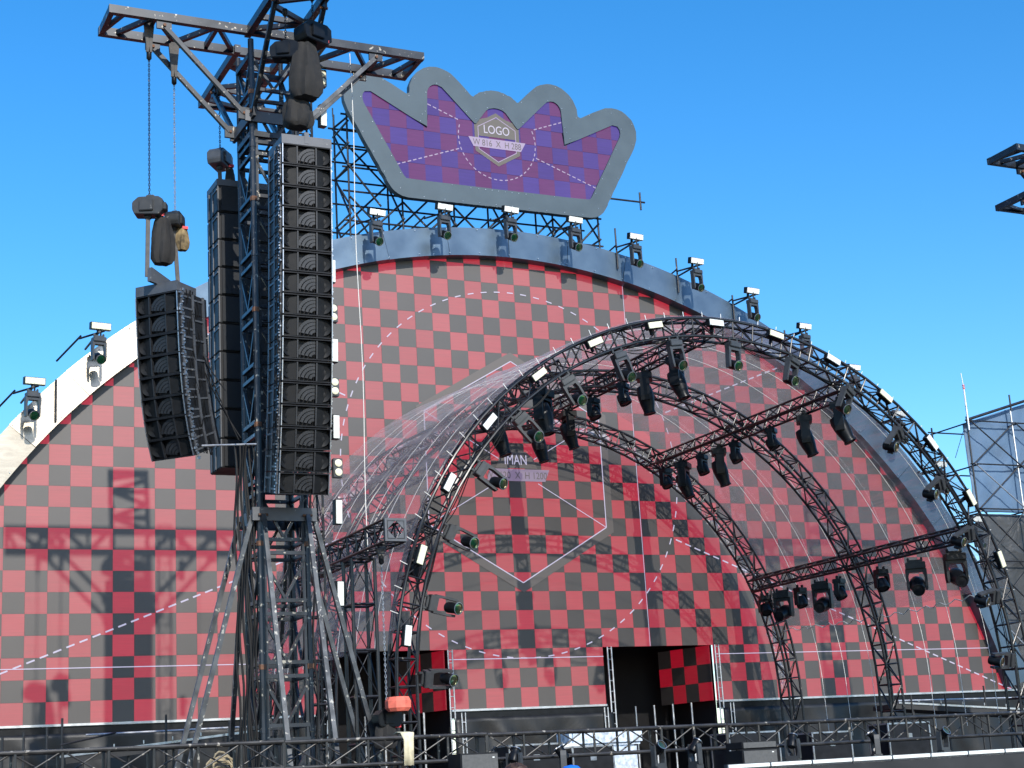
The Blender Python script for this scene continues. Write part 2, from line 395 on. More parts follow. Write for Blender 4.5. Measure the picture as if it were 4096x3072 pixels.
# ------------------------------------------------------------------ setting: ground and stage deck
DECK = 1.70; ZB = 3.60; ACZ = 3.55
g = MB().box((0, 200, -0.05), (1600, 1600, 0.1)).build('ground', 'asphalt'); tag(g, kind='structure')
dk = MB().box((0, -6.65, DECK / 2 + 0.002), (38, 19.3, DECK - 0.006)).build('stage_deck', 'deck_black'); tag(dk, kind='structure')

# ------------------------------------------------------------------ LED wall
SCZ = -0.78; R_IN = 16.55; R_OUT = 17.34
screen = thing('led_screen', 'huge arched video wall showing a red and dark grey chequered test picture', 'video screen', (0, 0, ZB))
cells = []
for i in range(65):
    for j in range(25):
        x0 = -16.25 + i * 0.5; z0 = ZB + j * 0.5
        if j < 3 and (21 <= i < 28 or 37 <= i < 44): continue
        if math.hypot(x0 + 0.25, z0 + 0.25 - SCZ) > 17.0: continue
        cells.append((x0, z0))
cells.sort(key=lambda c: (c[0] + 18.6) ** 2 + 37.8 ** 2 + (c[1] - 1.7) ** 2)
pm = MB(); q = 0.2485
pm.box((0, 0.03, 0), (2 * q, 0.06, 2 * q)); pmesh = pm.mesh('panel', 'led_wall')
def clipped(x0, z0):
    return [math.hypot(x, z - SCZ) > 17.12 for x in (x0, x0 + 0.5) for z in (z0, z0 + 0.5)]
rest = MB(); cnt = 0
rnd = random.Random(3)
for x0, z0 in cells:
    c = Vector((x0 + 0.25, rnd.uniform(-0.004, 0.004), z0 + 0.25))
    Rr = Matrix.Rotation(rad(rnd.gauss(0, 0.22)), 3, 'X') @ Matrix.Rotation(rad(rnd.gauss(0, 0.22)), 3, 'Z')
    if any(clipped(x0, z0)):
        poly = []
        for x, z in ((x0, z0), (x0 + 0.5, z0), (x0 + 0.5, z0 + 0.5), (x0, z0 + 0.5)):
            d = math.hypot(x, z - SCZ); k = min(1, 17.12 / d); poly.append((x * k, SCZ + (z - SCZ) * k))
        e_ = MB().prism(poly, lambda u, v: (u, 0, v), lambda u, v: (u, 0.06, v))
        if cnt < 298: e_.build('panel', 'led_wall', screen); cnt += 1
        else: rest.add(e_.v, e_.f)
    elif cnt < 298:
        link('panel', pmesh, screen, Matrix.Translation(c - Vector((0, 0, ZB))) @ Rr.to_4x4()); cnt += 1
    else: rest.box(c + Vector((0, 0.03, 0)), (2 * q, 0.06, 2 * q), Rr)
tag(rest.build('panel_field', 'led_wall', screen), kind='stuff')
# the drawn lines of the test picture
CZ = 9.85
def strip(mb, x0, z0, x1, z1, w, y=-0.014):
    d = Vector((x1 - x0, z1 - z0)); d.normalize(); nx, nz = -d.y * w / 2, d.x * w / 2
    mb.add([(x0 + nx, y, z0 + nz), (x1 + nx, y, z1 + nz), (x1 - nx, y, z1 - nz), (x0 - nx, y, z0 - nz)], [(0, 1, 2, 3)])
    return mb
def blocked(x, z): return (z < ZB + 1.5 and 2.25 < abs(x) < 5.75) or math.hypot(x, z - SCZ) > 16.9
N = 78
def dash(par, mat, x0, z0, x1, z1, w, y=-0.014): return strip(MB(), x0, z0, x1, z1, w, y).build('dash', mat, par)
for k in range(N):
    a0 = 2 * math.pi * k / N; a1 = a0 + math.pi / N * 0.9
    dash(screen, 'led_white', 5 * math.cos(a0), CZ + 5 * math.sin(a0), 5 * math.cos(a1), CZ + 5 * math.sin(a1), 0.032)
for sx in (-1, 1):
    for sz in (-1, 1):
        A = Vector((sx * 16.25, CZ + sz * 6.25)); B = Vector((sx * 4.7, CZ + sz * 1.78)); n_ = int((B - A).length / 0.31)
        for k in range(n_):
            p = A.lerp(B, k / n_); p2 = A.lerp(B, (k + 0.62) / n_)
            if not blocked(*p) and not blocked(*p2): dash(screen, 'led_white', *p, *p2, 0.038)
for a, b_ in ((-16.2, -5.75), (-2.25, 2.25), (5.75, 16.2)): strip(MB(), a, ZB + 1.25, b_, ZB + 1.25, 0.022).build('guide_line', 'led_white', screen)
strip(MB(), 3.72, ZB + 1.5, 3.72, 15.7, 0.017).build('guide_line', 'led_white', screen)
HR = 3.03
hv = [(HR * math.sin(rad(60 * k)), CZ + HR * math.cos(rad(60 * k))) for k in range(6)]
ho = [(1.085 * x, CZ + 1.085 * (z - CZ)) for x, z in hv]
mb = MB()
for k in range(6):
    a, b_ = hv[k], hv[(k + 1) % 6]; c, d = ho[k], ho[(k + 1) % 6]
    mb.add([(a[0], -0.012, a[1]), (b_[0], -0.012, b_[1]), (d[0], -0.012, d[1]), (c[0], -0.012, c[1])], [(0, 1, 2, 3)])
mb.build('dark_band', 'led_dark', screen)
mb = MB().add([(-0.62, -0.012, 9.9), (0.62, -0.012, 9.9), (0.50, -0.012, 10.20), (0.30, -0.012, 10.36), (-0.30, -0.012, 10.36), (-0.50, -0.012, 10.20)], [(0, 1, 2, 3, 4, 5)])
mb.build('title_field', 'led_dark', screen)
for k in range(6): strip(MB(), *hv[k], *hv[(k + 1) % 6], 0.027, -0.016).build('hexagon_line', 'led_white', screen)
for k in (1, 2, 4, 5):
    x, z = hv[k]; f_ = 0.20 if k in (1, 5) else 0.235
    strip(MB(), x, z, x * f_, CZ + (z - CZ) * f_, 0.02, -0.016).build('hexagon_line', 'led_white', screen)
MB().add([(-0.80, -0.016, 9.88), (0.98, -0.016, 9.88), (0.84, -0.016, 9.55), (-0.89, -0.016, 9.55)], [(0, 1, 2, 3)]).build('title_ribbon', 'led_lilac', screen)
def text(body, cx, cz, height, mat, parent, name='lettering', y=-0.02, wide=1.0, narrow=1.0):
    cu = bpy.data.curves.new('txt', 'FONT'); cu.body = body; cu.size = height / 0.72; cu.align_x = 'CENTER'; cu.align_y = 'CENTER'; cu.space_character = wide
    o = bpy.data.objects.new('txt', cu); COL.objects.link(o)
    dg = bpy.context.evaluated_depsgraph_get(); me = bpy.data.meshes.new_from_object(o.evaluated_get(dg))
    bpy.data.objects.remove(o); bpy.data.curves.remove(cu)
    me.name = name; me.materials.clear(); me.materials.append(MATS[mat])
    M = Matrix.Translation(Vector((cx, y, cz)) - parent_world(parent)) @ Matrix.Rotation(rad(90), 4, 'X') @ Matrix.Diagonal((narrow, 1, 1, 1))
    return link(name, me, parent, M)
text('IMAN', -0.02, 10.12, 0.28, 'led_white', screen, narrow=0.72)
text('W 3120  X  H 1200', -0.02, 9.70, 0.19, 'led_dark', screen, narrow=0.86)
# bottom sill of the wall
for a, b_, nm in ((-16.6, -5.75, ''), (-2.25, 2.25, ''), (5.75, 16.6, '')):
    MB().box(((a + b_) / 2, 0.02, ZB - 0.03), (b_ - a - 0.004, 0.16, 0.05)).build('bottom_rail', 'galvanised', screen)
    MB().box(((a + b_) / 2, 0.05, ZB - 0.14), (b_ - a - 0.004, 0.1, 0.16)).build('bottom_beam', 'black_plastic', screen)

# ------------------------------------------------------------------ arch frame of sheet panels
fr_ = thing('arch_surround', 'wide metal-sheet border arching over the chequered video wall', 'arch border', (0, 0, ZB))
NA = 24; th0 = 74.5; per = 2 * th0 / NA
rnd = random.Random(11)
for k in range(NA):
    a0 = -th0 + k * per; a1 = a0 + per - 0.035
    mb = MB(); n = 5; vs = []
    for i in range(n + 1):
        a = rad(a0 + (a1 - a0) * i / n)
        for r_, y in ((R_IN, -0.35), (R_OUT, -0.35), (R_OUT, 0.12), (R_IN, 0.12)):
            vs.append((r_ * math.sin(a), y, SCZ + r_ * math.cos(a)))
    fs = []
    for i in range(n):
        for c in range(4): fs.append((i * 4 + c, i * 4 + (c + 1) % 4, i * 4 + 4 + (c + 1) % 4, i * 4 + 4 + c))
    fs += [(0, 1, 2, 3), (n * 4, n * 4 + 3, n * 4 + 2, n * 4 + 1)]
    am = rad((a0 + a1) / 2); cc = Vector((16.95 * math.sin(am), -0.1, SCZ + 16.95 * math.cos(am)))
    Rr = Matrix.Rotation(rad(rnd.gauss(0, 0.7)), 3, 'X') @ Matrix.Rotation(rad(rnd.gauss(0, 0.7)), 3, 'Z')
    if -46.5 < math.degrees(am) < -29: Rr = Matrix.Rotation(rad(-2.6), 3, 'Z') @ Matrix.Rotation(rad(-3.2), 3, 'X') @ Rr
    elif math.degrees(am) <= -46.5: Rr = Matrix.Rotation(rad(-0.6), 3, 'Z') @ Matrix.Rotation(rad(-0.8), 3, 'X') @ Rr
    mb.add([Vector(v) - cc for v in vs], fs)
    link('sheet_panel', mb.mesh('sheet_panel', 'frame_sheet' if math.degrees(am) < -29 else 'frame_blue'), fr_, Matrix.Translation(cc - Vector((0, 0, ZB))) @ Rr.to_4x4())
for k in range(0, NA * 2 + 1):
    a = rad(-th0 + 0.3 + k * per / 2 * 0.995)
    for r_ in (R_IN + 0.06, R_OUT - 0.06):
        p = Vector((r_ * math.sin(a), -0.385, SCZ + r_ * math.cos(a)))
        bar('rivet', p, p + Vector((0, 0.05, 0)), 0.012, 'edge_metal', fr_)

# ------------------------------------------------------------------ crown sign
def rnd_corner(p, c, nx, r, n=9):
    """round corner c between p and nx with radius-like setback r"""
    p, c, nx = Vector(p), Vector(c), Vector(nx)
    a = c + (p - c).normalized() * r; b_ = c + (nx - c).normalized() * r
    W = 0.45
    return [tuple(((1 - t) ** 2 * a + 2 * W * t * (1 - t) * c + t * t * b_) / ((1 - t) ** 2 + 2 * W * t * (1 - t) + t * t)) for t in [i / n for i in range(n + 1)]]
half = [((0, 17.88), 0), ((2.86, 17.88), 0.06), ((4.406, 20.69), 0.88), ((2.15, 19.47), 0), ((2.07, 21.19), 0.68), ((0.66, 19.76), 0), ((0, 20.64), 0.55)]
full = [h for h in half] + [((-p[0], p[1]), r_) for p, r_ in half[-2:0:-1]]
inner = []
for k in range(len(full)):
    p, r_ = full[k]
    if r_ == 0: inner.append(p)
    else: inner += rnd_corner(full[k - 1][0], p, full[(k + 1) % len(full)][0], r_)
def segd(p, a, b_):
    ab = b_ - a; t = max(0, min(1, (p - a).dot(ab) / max(1e-9, ab.length_squared))); return (p - a - ab * t).length
IN = [Vector(p) for p in inner]
def inside(p):
    c = False
    for k in range(len(IN)):
        a, b_ = IN[k], IN[k - 1]
        if (a.y > p.y) != (b_.y > p.y) and p.x < (b_.x - a.x) * (p.y - a.y) / (b_.y - a.y) + a.x: c = not c
    return c
def reach(th, off):
    d = Vector((math.cos(th), math.sin(th))); best = 0
    r_ = 5.9
    while r_ > 0.3:
        p = Vector((0, 18.1)) + d * r_
        if inside(p) or min(segd(p, IN[k - 1], IN[k]) for k in range(len(IN))) < off: return r_
        r_ -= 0.02
    return r_
ths = [2 * math.pi * k / 260 for k in range(260)]
outer = [(reach(t, 0.55) * math.cos(t), 18.1 + reach(t, 0.55) * math.sin(t)) for t in ths]
innr = []
for t in ths:
    d = Vector((math.cos(t), math.sin(t))); r_ = 5.6
    while not inside(Vector((0, 18.1)) + d * r_): r_ -= 0.01
    innr.append(((r_ + 0.01) * d.x, 18.1 + (r_ + 0.01) * d.y))
crown = thing('crown_sign', 'crown-shaped purple and red video sign with a wide grey rim above the arch', 'sign', (0, 0, 17.3))
def ring_part(k0, k1, name):
    mb = MB(); n = k1 - k0 + 1; vs = []
    for k in range(k0, k1 + 1):
        o_, i_ = outer[k % 260], innr[k % 260]
        vs += [(o_[0], -0.045, o_[1]), (i_[0], -0.045, i_[1]), (i_[0], 0.15, i_[1]), (o_[0], 0.15, o_[1])]
    fs = []
    for i in range(n - 1):
        for c in range(4): fs.append((i * 4 + c, i * 4 + (c + 1) % 4, i * 4 + 4 + (c + 1) % 4, i * 4 + 4 + c))
    fs += [(0, 1, 2, 3), (4 * n - 4, 4 * n - 1, 4 * n - 2, 4 * n - 3)]
    mb.add(vs, fs).build(name, 'crown_border', crown)
cuts = [0, 20, 65, 110, 130, 168, 182, 195, 208, 222, 260]
for a, b_ in zip(cuts[:-1], cuts[1:]): ring_part(a, b_, 'rim_panel')
lastp = Vector((99, 99))
for k in range(260):
    o_, i_ = Vector(outer[k]), Vector(innr[k])
    if (o_ - lastp).length < 0.55: continue
    lastp = o_
    for t in (0.12, 0.9):
        p = o_.lerp(i_, t); bar('rivet', (p.x, -0.058, p.y), (p.x, -0.04, p.y), 0.010, 'edge_metal', crown)
# crown face cut into half-metre video panels
def span(x):
    zs = []
    for k in range(len(IN)):
        a, b_ = IN[k - 1], IN[k]
        if (a.x <= x) != (b_.x <= x): zs.append(a.y + (b_.y - a.y) * (x - a.x) / (b_.x - a.x))
    return (min(zs), max(zs)) if len(zs) > 1 else None
xs_all = sorted({round(-4.25 + 0.5 * k, 4) for k in range(18)} | {round(p.x, 4) for p in IN} | {round(-4.2 + 0.06 * k, 4) for k in range(141)})
def slab(mb, x0, x1, zl, zh, y, g_=0.0):
    for xa, xb in zip(xs_all[:-1], xs_all[1:]):
        if xa < x0 - 1e-6 or xb > x1 + 1e-6 or xb - xa < 1e-5: continue
        sa_, sb2 = span(xa + 1e-4), span(xb - 1e-4)
        if not sa_ or not sb2: continue
        la, ha, lb, hb_ = max(sa_[0], zl), min(sa_[1], zh), max(sb2[0], zl), min(sb2[1], zh)
        if ha <= la and hb_ <= lb: continue
        ha, hb_ = max(la, ha), max(lb, hb_)
        mb.add([(xa, y, la), (xb, y, lb), (xb, y, hb_), (xa, y, ha)], [(0, 1, 2, 3)])
    return mb
for kx in range(17):
    for kz in range(6):
        mb = slab(MB(), -4.25 + 0.5 * kx, -3.75 + 0.5 * kx, 17.882 + 0.5 * kz, 18.376 + 0.5 * kz, rnd.uniform(-0.004, 0.004))
        if mb.f: mb.build('panel', 'led_crown', crown)
mb = slab(MB(), -4.25, 4.25, 17.8, 21.2, 0.03); bp_ = mb.build('back_plate', 'black_plastic', crown); md = bp_.modifiers.new('s', 'SOLIDIFY'); md.thickness = 0.05; md.offset = 0 
bp_.location.y += 0.04
for k in range(44):
    a0 = 2 * math.pi * k / 44; a1 = a0 + math.pi / 44 * 1.1; z0 = 19.37 + 1.2 * math.sin(a0)
    if z0 > 19.78 : continue
    dash(crown, 'led_pink', 1.2 * math.cos(a0), z0, 1.2 * math.cos(a1), 19.37 + 1.2 * math.sin(a1), 0.03)
for x0, z0, x1, z1 in ((3.1, 18.28, 1.14, 19.0), (2.1, 20.2, 1.13, 19.83)):
    for s in (-1, 1):
        A, B = Vector((s * x0, z0)), Vector((s * x1, z1)); n_ = max(3, int((B - A).length / 0.17))
        for k in range(n_): dash(crown, 'led_pink', *A.lerp(B, k / n_), *A.lerp(B, (k + 0.62) / n_), 0.032)
def hexa(r0, r1, cz, y, mat, name, sx=0.86):
    mb = MB()
    p0 = [(sx / 0.866 * r0 * math.sin(rad(60 * k)), cz + r0 * math.cos(rad(60 * k))) for k in range(6)]
    p1 = [(sx / 0.866 * r1 * math.sin(rad(60 * k)), cz + r1 * math.cos(rad(60 * k))) for k in range(6)]
    for k in range(6):
        k2 = (k + 1) % 6; mb.add([(*p0[k][:1], y, p0[k][1]), (p0[k2][0], y, p0[k2][1]), (p1[k2][0], y, p1[k2][1]), (p1[k][0], y, p1[k][1])], [(0, 1, 2, 3)])
    mb.build(name, mat, crown)
hexa(0.69, 0.81, 19.39, -0.016, 'led_olive', 'badge_hexagon'); hexa(0.665, 0.69, 19.39, -0.018, 'led_pink', 'badge_line')
MB().add([(-0.66, -0.017, 19.45), (0.66, -0.017, 19.45), (0.55, -0.017, 19.95), (0.32, -0.017, 20.02), (-0.32, -0.017, 20.02), (-0.55, -0.017, 19.95)], [(0, 1, 2, 3, 4, 5)]).build('badge_field', 'led_olive', crown)
MB().add([(-0.90, -0.02, 19.39), (0.89, -0.02, 19.39), (0.73, -0.02, 19.11), (-0.75, -0.02, 19.11)], [(0, 1, 2, 3)]).build('badge_ribbon', 'led_pink', crown)
text('LOGO', -0.01, 19.66, 0.26, 'led_white', crown, y=-0.024, narrow=0.8)
text('W 816  X  H 288', -0.01, 19.24, 0.19, 'led_olive', crown, y=-0.026, narrow=0.80)

# ------------------------------------------------------------------ scaffold carrying the crown
scf = thing('crown_scaffold', 'open scaffold of dark steel tubes holding up the crown sign', 'scaffold', (0, 1.2, 14))
def tb(p0, p1, r=0.03, nm='tube', mat='scaffold_tube', par=None): return bar(nm, p0, p1, r, mat, par or scf)
xs = [-4.3, -2.75, -1.2, 0.35, 1.9, 3.4]
for k, x in enumerate(xs):
    for y in (0.55, 1.6):
        tb((x, y, 13.2), (x, y, 20.25 if x < 3 else 20.0))
        if y == 1.6 and k in (0, 5): tb((x - 0.02, y, 20.2), (x - 0.02, y, 20.45), 0.02)
    for z in (16.9, 18.3, 18.95, 19.6): tb((x, 0.45, z), (x, 1.7, z))
    tb((x, 0.55, 16.9), (x, 1.6, 18.3)); tb((x, 1.6, 16.9), (x, 0.55, 15.4)); tb((x, 0.55, 18.3), (x, 1.6, 19.6))
for z in (16.75, 17.6, 18.3, 18.85, 19.4, 19.85):
    for y in (0.55, 1.6): tb((-4.45, y + 0.06, z), (3.55, y + 0.06, z))
for k in range(5):
    a, b_ = xs[k], xs[k + 1]
    tb((a, 1.66, 16.75), (b_, 1.66, 18.3)); tb((b_, 0.5, 15.9), (a, 0.5, 17.4)); tb((a, 0.5, 15.9), (b_, 0.5, 17.4)); tb((a, 1.66, 18.3), (b_, 1.66, 19.85)); tb((b_, 1.7, 18.3), (a, 1.7, 19.85))
tb((-4.3, 1.66, 18.3), (-3.1, 1.66, 16.4)); tb((-4.3, 0.5, 18.3), (-3.4, 0.5, 17.2)); tb((-4.3, 1.6, 19.85), (-3.6, 0.55, 20.4))
tb((4.9, 0.3, 18.15), (3.4, 0.3, 18.15)); tb((4.75, 0.3, 17.9), (4.75, 0.3, 18.45))

# ------------------------------------------------------------------ fixtures
def lathe_mesh(name, prof, mat, n=18):
    return MB().lathe(prof, n=n).mesh(name, mat, True)
def bevelled(name, boxes, mat, w=0.012):
    q = MB()
    for c, s in boxes: q.box(c, s)
    me = q.mesh(name, mat); bm = bmesh.new(); bm.from_mesh(me)
    bmesh.ops.bevel(bm, geom=bm.edges[:], offset=w, segments=2, affect='EDGES', clamp_overlap=True); bm.to_mesh(me); bm.free()
    return me
def yoke_mesh(w, l, t=0.05, d=0.15, mat='mover_grey'):
    q = MB()
    # U shaped fork: tapered arms with a slanted shoulder, as seen against the sky
    out = [(-w, 0), (w, 0), (w, -l * 0.78), (w - t * 0.2, -l), (w - t * 1.2, -l), (w - t, -l * 0.36), (w * 0.62, -l * 0.15), (-w * 0.62, -l * 0.15), (-w + t, -l * 0.36), (-w + t * 1.2, -l), (-w + t * 0.2, -l), (-w, -l * 0.78)]
    n = len(out); a = [(x, -d / 2, z) for x, z in out]; b_ = [(x, d / 2, z) for x, z in out]
    q.add(a + b_, [(k, (k + 1) % n, n + (k + 1) % n, n + k) for k in range(n)])
    for o in (0, n):
        for f in ((0, 11, 8, 7), (0, 7, 6, 1), (1, 6, 5, 2), (2, 5, 4, 3), (11, 10, 9, 8)): q.add([], [tuple(o + i - 0 for i in f)]) if False else q.f.append(tuple(i + o for i in f))
    return q.mesh('yoke', mat)
KIT = {
 'beam': dict(base=bevelled('base', [((0, 0, -0.15), (0.36, 0.25, 0.13)), ((0, 0, -0.055), (0.24, 0.1, 0.05)), ((0.13, 0.0, -0.02), (0.05, 0.07, 0.1)), ((-0.13, 0.0, -0.02), (0.05, 0.07, 0.1))], 'mover_grey'),
              yoke=yoke_mesh(0.205, 0.53), yz=-0.215, hz=-0.66,
              head=lathe_mesh('head', [(0.06, -0.17), (0.105, -0.155), (0.122, -0.10), (0.122, 0.06), (0.118, 0.08), (0.124, 0.15), (0.138, 0.155), (0.138, 0.195), (0.128, 0.2), (0.124, 0.185)], 'black_plastic'),
              lens=lathe_mesh('lens', [(0.125, 0.183), (0.10, 0.192), (0.06, 0.198), (0.001, 0.201)], 'lamp_lens'),
              ring=MB().lathe([(0.138, 0.19), (0.142, 0.192), (0.142, 0.204), (0.126, 0.206), (0.124, 0.195)], n=18, cap=False).mesh('lens_ring', 'edge_metal', True)),
 'spot': dict(base=bevelled('base', [((0, 0, -0.16), (0.44, 0.34, 0.15)), ((0, 0, -0.055), (0.3, 0.12, 0.06)), ((0.15, 0.0, -0.02), (0.05, 0.07, 0.1)), ((-0.15, 0.0, -0.02), (0.05, 0.07, 0.1))], 'black_plastic'),
              yoke=yoke_mesh(0.235, 0.48, 0.055, 0.2, 'black_plastic'), yz=-0.235, hz=-0.60,
              head=lathe_mesh('head', [(0.09, -0.25), (0.15, -0.23), (0.178, -0.12), (0.178, 0.02), (0.16, 0.16), (0.128, 0.30), (0.125, 0.36), (0.138, 0.37), (0.138, 0.40), (0.115, 0.402), (0.11, 0.385)], 'black_plastic'),
              lens=lathe_mesh('lens', [(0.111, 0.375), (0.06, 0.39), (0.001, 0.394)], 'black_plastic')),
 'wash': dict(base=bevelled('base', [((0, 0, -0.13), (0.30, 0.24, 0.12)), ((0.09, 0.0, -0.04), (0.05, 0.07, 0.1)), ((-0.09, 0.0, -0.04), (0.05, 0.07, 0.1))], 'black_plastic'),
              yoke=yoke_mesh(0.195, 0.34, 0.04, 0.13, 'black_plastic'), yz=-0.19, hz=-0.44,
              head=lathe_mesh('head', [(0.08, -0.13), (0.135, -0.12), (0.152, -0.04), (0.152, 0.12), (0.142, 0.14), (0.13, 0.141), (0.128, 0.12)], 'black_plastic'),
              lens=lathe_mesh('lens', [(0.129, 0.115), (0.06, 0.125), (0.001, 0.127)], 'cabinet_fin'))}
def mover(kind, loc, up, d, label, group, s=1.0):
    K = KIT[kind]; up = Vector(up).normalized(); d = Vector(d).normalized()
    x = up.cross(d)
    if x.length < 0.05: x = Vector((1, 0.2, 0)) - up * up.x
    x.normalize(); y = up.cross(x).normalized()
    R = Matrix((x, y, up)).transposed()
    root = thing('moving_head_light', label, 'stage light', loc, group, R); root.scale = (s, s, s)
    link('base', K['base'], root)
    link('yoke', K['yoke'], root, Matrix.Translation((0, 0, K['yz'])))
    h = link('head', K['head'], root, Matrix.Translation((0, 0, K['hz'])) @ (R.transposed() @ frame_to(d, up)).to_4x4())
    link('lens', K['lens'], h)
    if 'ring' in K: link('lens_ring', K['ring'], h)
    return root
STR = {}
def strobe_mesh(L, H, D):
    k = (L, H, D)
    if k not in STR:
        hb = bevelled('housing', [((0, D / 2, 0), (L, D, H))], 'black_plastic', 0.008)
        fw_ = {m_: bevelled('diffuser', [((0, -0.008, 0), (L * 0.93, 0.03, H * 0.84))], m_, 0.004) for m_ in ('white_lens', 'warm_lens')}
        br_ = bevelled('bracket', [((0, D + 0.03, 0), (L * 0.3, 0.05, 0.05)), ((0, D + 0.08, -0.06), (0.05, 0.06, 0.2))], 'black_plastic', 0.004)
        STR[k] = (hb, fw_, br_)
    return STR[k]
def strobe(loc, xdir, facing, label, group, L=0.5, H=0.2, D=0.13, lens='white_lens', name='strobe_light'):
    f = Vector(facing).normalized(); x = Vector(xdir); x = (x - f * x.dot(f)).normalized(); y = -f; z = x.cross(y)
    R = Matrix((x, y, z)).transposed(); root = thing(name, label, 'stage light', loc, group, R)
    hb, fw_, br_ = strobe_mesh(L, H, D)
    link('housing', hb, root); link('diffuser', fw_[lens], root); link('bracket', br_, root)
    return root
DV = Vector((0.16, -0.88, -0.42))
def arch_pt(a, r_, y, cz=ACZ): a = rad(a); return Vector((r_ * math.sin(a), y, cz + r_ * math.cos(a)))
# lights along the big arch frame
rim_angles = [-47.0, -40.2, -13.7, -7.2, -0.7, 5.8, 12.2, 18.9, 25.4, 31.9, 38.5, 45.1, 51.7, 58.3]
for k, a in enumerate(rim_angles):
    p = arch_pt(a, 17.50, -0.95, SCZ); o_ = ORD[k]
    mover('beam', p, (0, 0, 1), DV + Vector((0, 0, -0.05)), f'moving-head light on the big arch rim, {o_} from the left', 'beam lights on the big arch rim', 0.86)
    strobe(p + Vector((0.05, -0.02, 0.21)), (1, 0.1, 0), (0.15, -0.95, -0.22 if k > 1 else -0.1), f'strobe panel above the {o_} rim light from the left', 'strobe panels on the big arch rim', 0.50, 0.18, lens='white_lens' if k > 1 else 'warm_lens')
    rt = thing('pipe_bracket', f'scaffold pipe bracket behind the {o_} rim light from the left', 'bracket', p + Vector((0, 1.4, 0)), 'pipe brackets of the rim lights')
    bar('pipe', p + Vector((0, -0.06, 0.06)), p + Vector((-0.03, 1.5, 0.05)), 0.028, 'scaffold_tube', rt)
    if k in (0, 6, 7, 8, 9):
        sx_ = 0.62 if k == 0 else -0.30
        bar('post', p + Vector((sx_, 0.55, -0.6)), p + Vector((sx_, 0.55, {0: 0.42, 6: 0.62, 7: 0.45}.get(k, 0.22))), 0.026, 'scaffold_tube', rt)
    bar('pipe', p + Vector((-0.36, 0.50, 0.02)), p + Vector((0.12, -0.04, 0.09)), 0.026, 'scaffold_tube', rt)
    bar('pipe', p + Vector((-0.32, 0.52, 0.1)), p + Vector((-0.75, 1.3, -0.35)), 0.024, 'scaffold_tube', rt)
    bar('post', p + Vector((0.04, -0.02, -0.02)), p + Vector((0.04, -0.02, 0.26)), 0.02, 'black_plastic', rt)

# ------------------------------------------------------------------ the vault: three arch trusses
def arch_truss(label, y0, n=46):
    root = thing('arch_truss', label, 'arch truss', (0, y0 + 0.2, DECK), 'arch trusses of the vault')
    st = []
    def stn(sec):
        return sec
    zs = [DECK + 0.01, DECK + 0.6, DECK + 1.2]
    for z in zs: st.append([(-7.64, y0, z), (-7.64, y0 + 0.4, z), (-7.24, y0 + 0.4, z), (-7.24, y0, z)])
    for i in range(n + 1):
        a = -90 + 180 * i / n
        st.append([arch_pt(a, 7.64, y0), arch_pt(a, 7.64, y0 + 0.4), arch_pt(a, 7.24, y0 + 0.4), arch_pt(a, 7.24, y0)])
    for z in zs[::-1]: st.append([(7.64, y0, z), (7.64, y0 + 0.4, z), (7.24, y0 + 0.4, z), (7.24, y0, z)])
    st = [[Vector(p) for p in s] for s in st]
    lattice(root, st, 0.033, 0.019, 'black_truss', rungs=True, diag_parts=False, straight=False)
    return root
fa = arch_truss('front arch truss of the vault carrying white strobes', -10.0)
arch_truss('middle arch truss of the vault, behind the clear film', -5.5)
arch_truss('rear arch truss of the vault, close to the video wall', -1.25)
for k in range(46):   # film clips, whitish spikes standing off the front arch
    a = -80 + 160 * k / 45
    bar('film_clip', arch_pt(a, 7.62, -9.98), arch_pt(a + 0.4, 7.80, -9.90), 0.008, 'white_rope', fa)
PUR = [(-65, 'lowest left'), (-30, 'upper left'), (-1, 'topmost'), (30, 'upper right'), (65, 'lowest right')]
for a, nm in PUR:
    up = arch_pt(a, 1, 0, 0)
    box_truss('purlin_truss', f'{nm} of the trusses running front to back under the vault', arch_pt(a, 7.36, -9.62), arch_pt(a, 7.36, -0.85), 0.30, 0.5, up=up, group='lighting trusses under the vault', diag_parts=False, cr=0.029, br=0.016)
# strobes and beam lights on the front arch
for k in range(14):
    a = -83 + 11.85 * k
    if a > 73: break
    tdir = Vector((math.cos(rad(a)), 0, -math.sin(rad(a))))
    strobe(arch_pt(a, 7.50, -10.16), tdir, (0.10, -1, 0.05 if abs(a) < 40 else -0.02), f'white strobe panel on the front arch, {ORD[k]} from its left foot', 'strobe panels on the front arch', 0.40, 0.155, 0.12, 'white_lens' if k in (0, 2, 3, 7, 9, 11) else 'warm_lens')
for k in range(16):
    a = [-89, -77.5, -66, -54.2, -42.8, -31.4, -20, -8.5, 3.6, 16.2, 28.8, 41.4, 53.8, 64.5, 76.7, 88.5][k]
    d = DV.copy()
    if a < -50: d = Vector((0.34, -0.86, -0.26))
    if a > 35: d = Vector((0.40, -0.84, -0.30))
    d += Vector((0.06 * math.sin(k * 2.3), 0, 0.07 * math.sin(k * 1.7)))
    mover('beam', arch_pt(a, 7.20, -10.04), arch_pt(a, 1, 0, 0), d, f'moving-head light on the front arch, {ORD[k]} from its left foot', 'beam lights on the front arch', 0.86)
rn = random.Random(21)
ANG = [-89, -77.5, -66, -54.2, -42.8, -31.4, -20, -8.5, 3.6, 16.2, 28.8, 41.4, 53.8, 64.5, 76.7, 88.5]
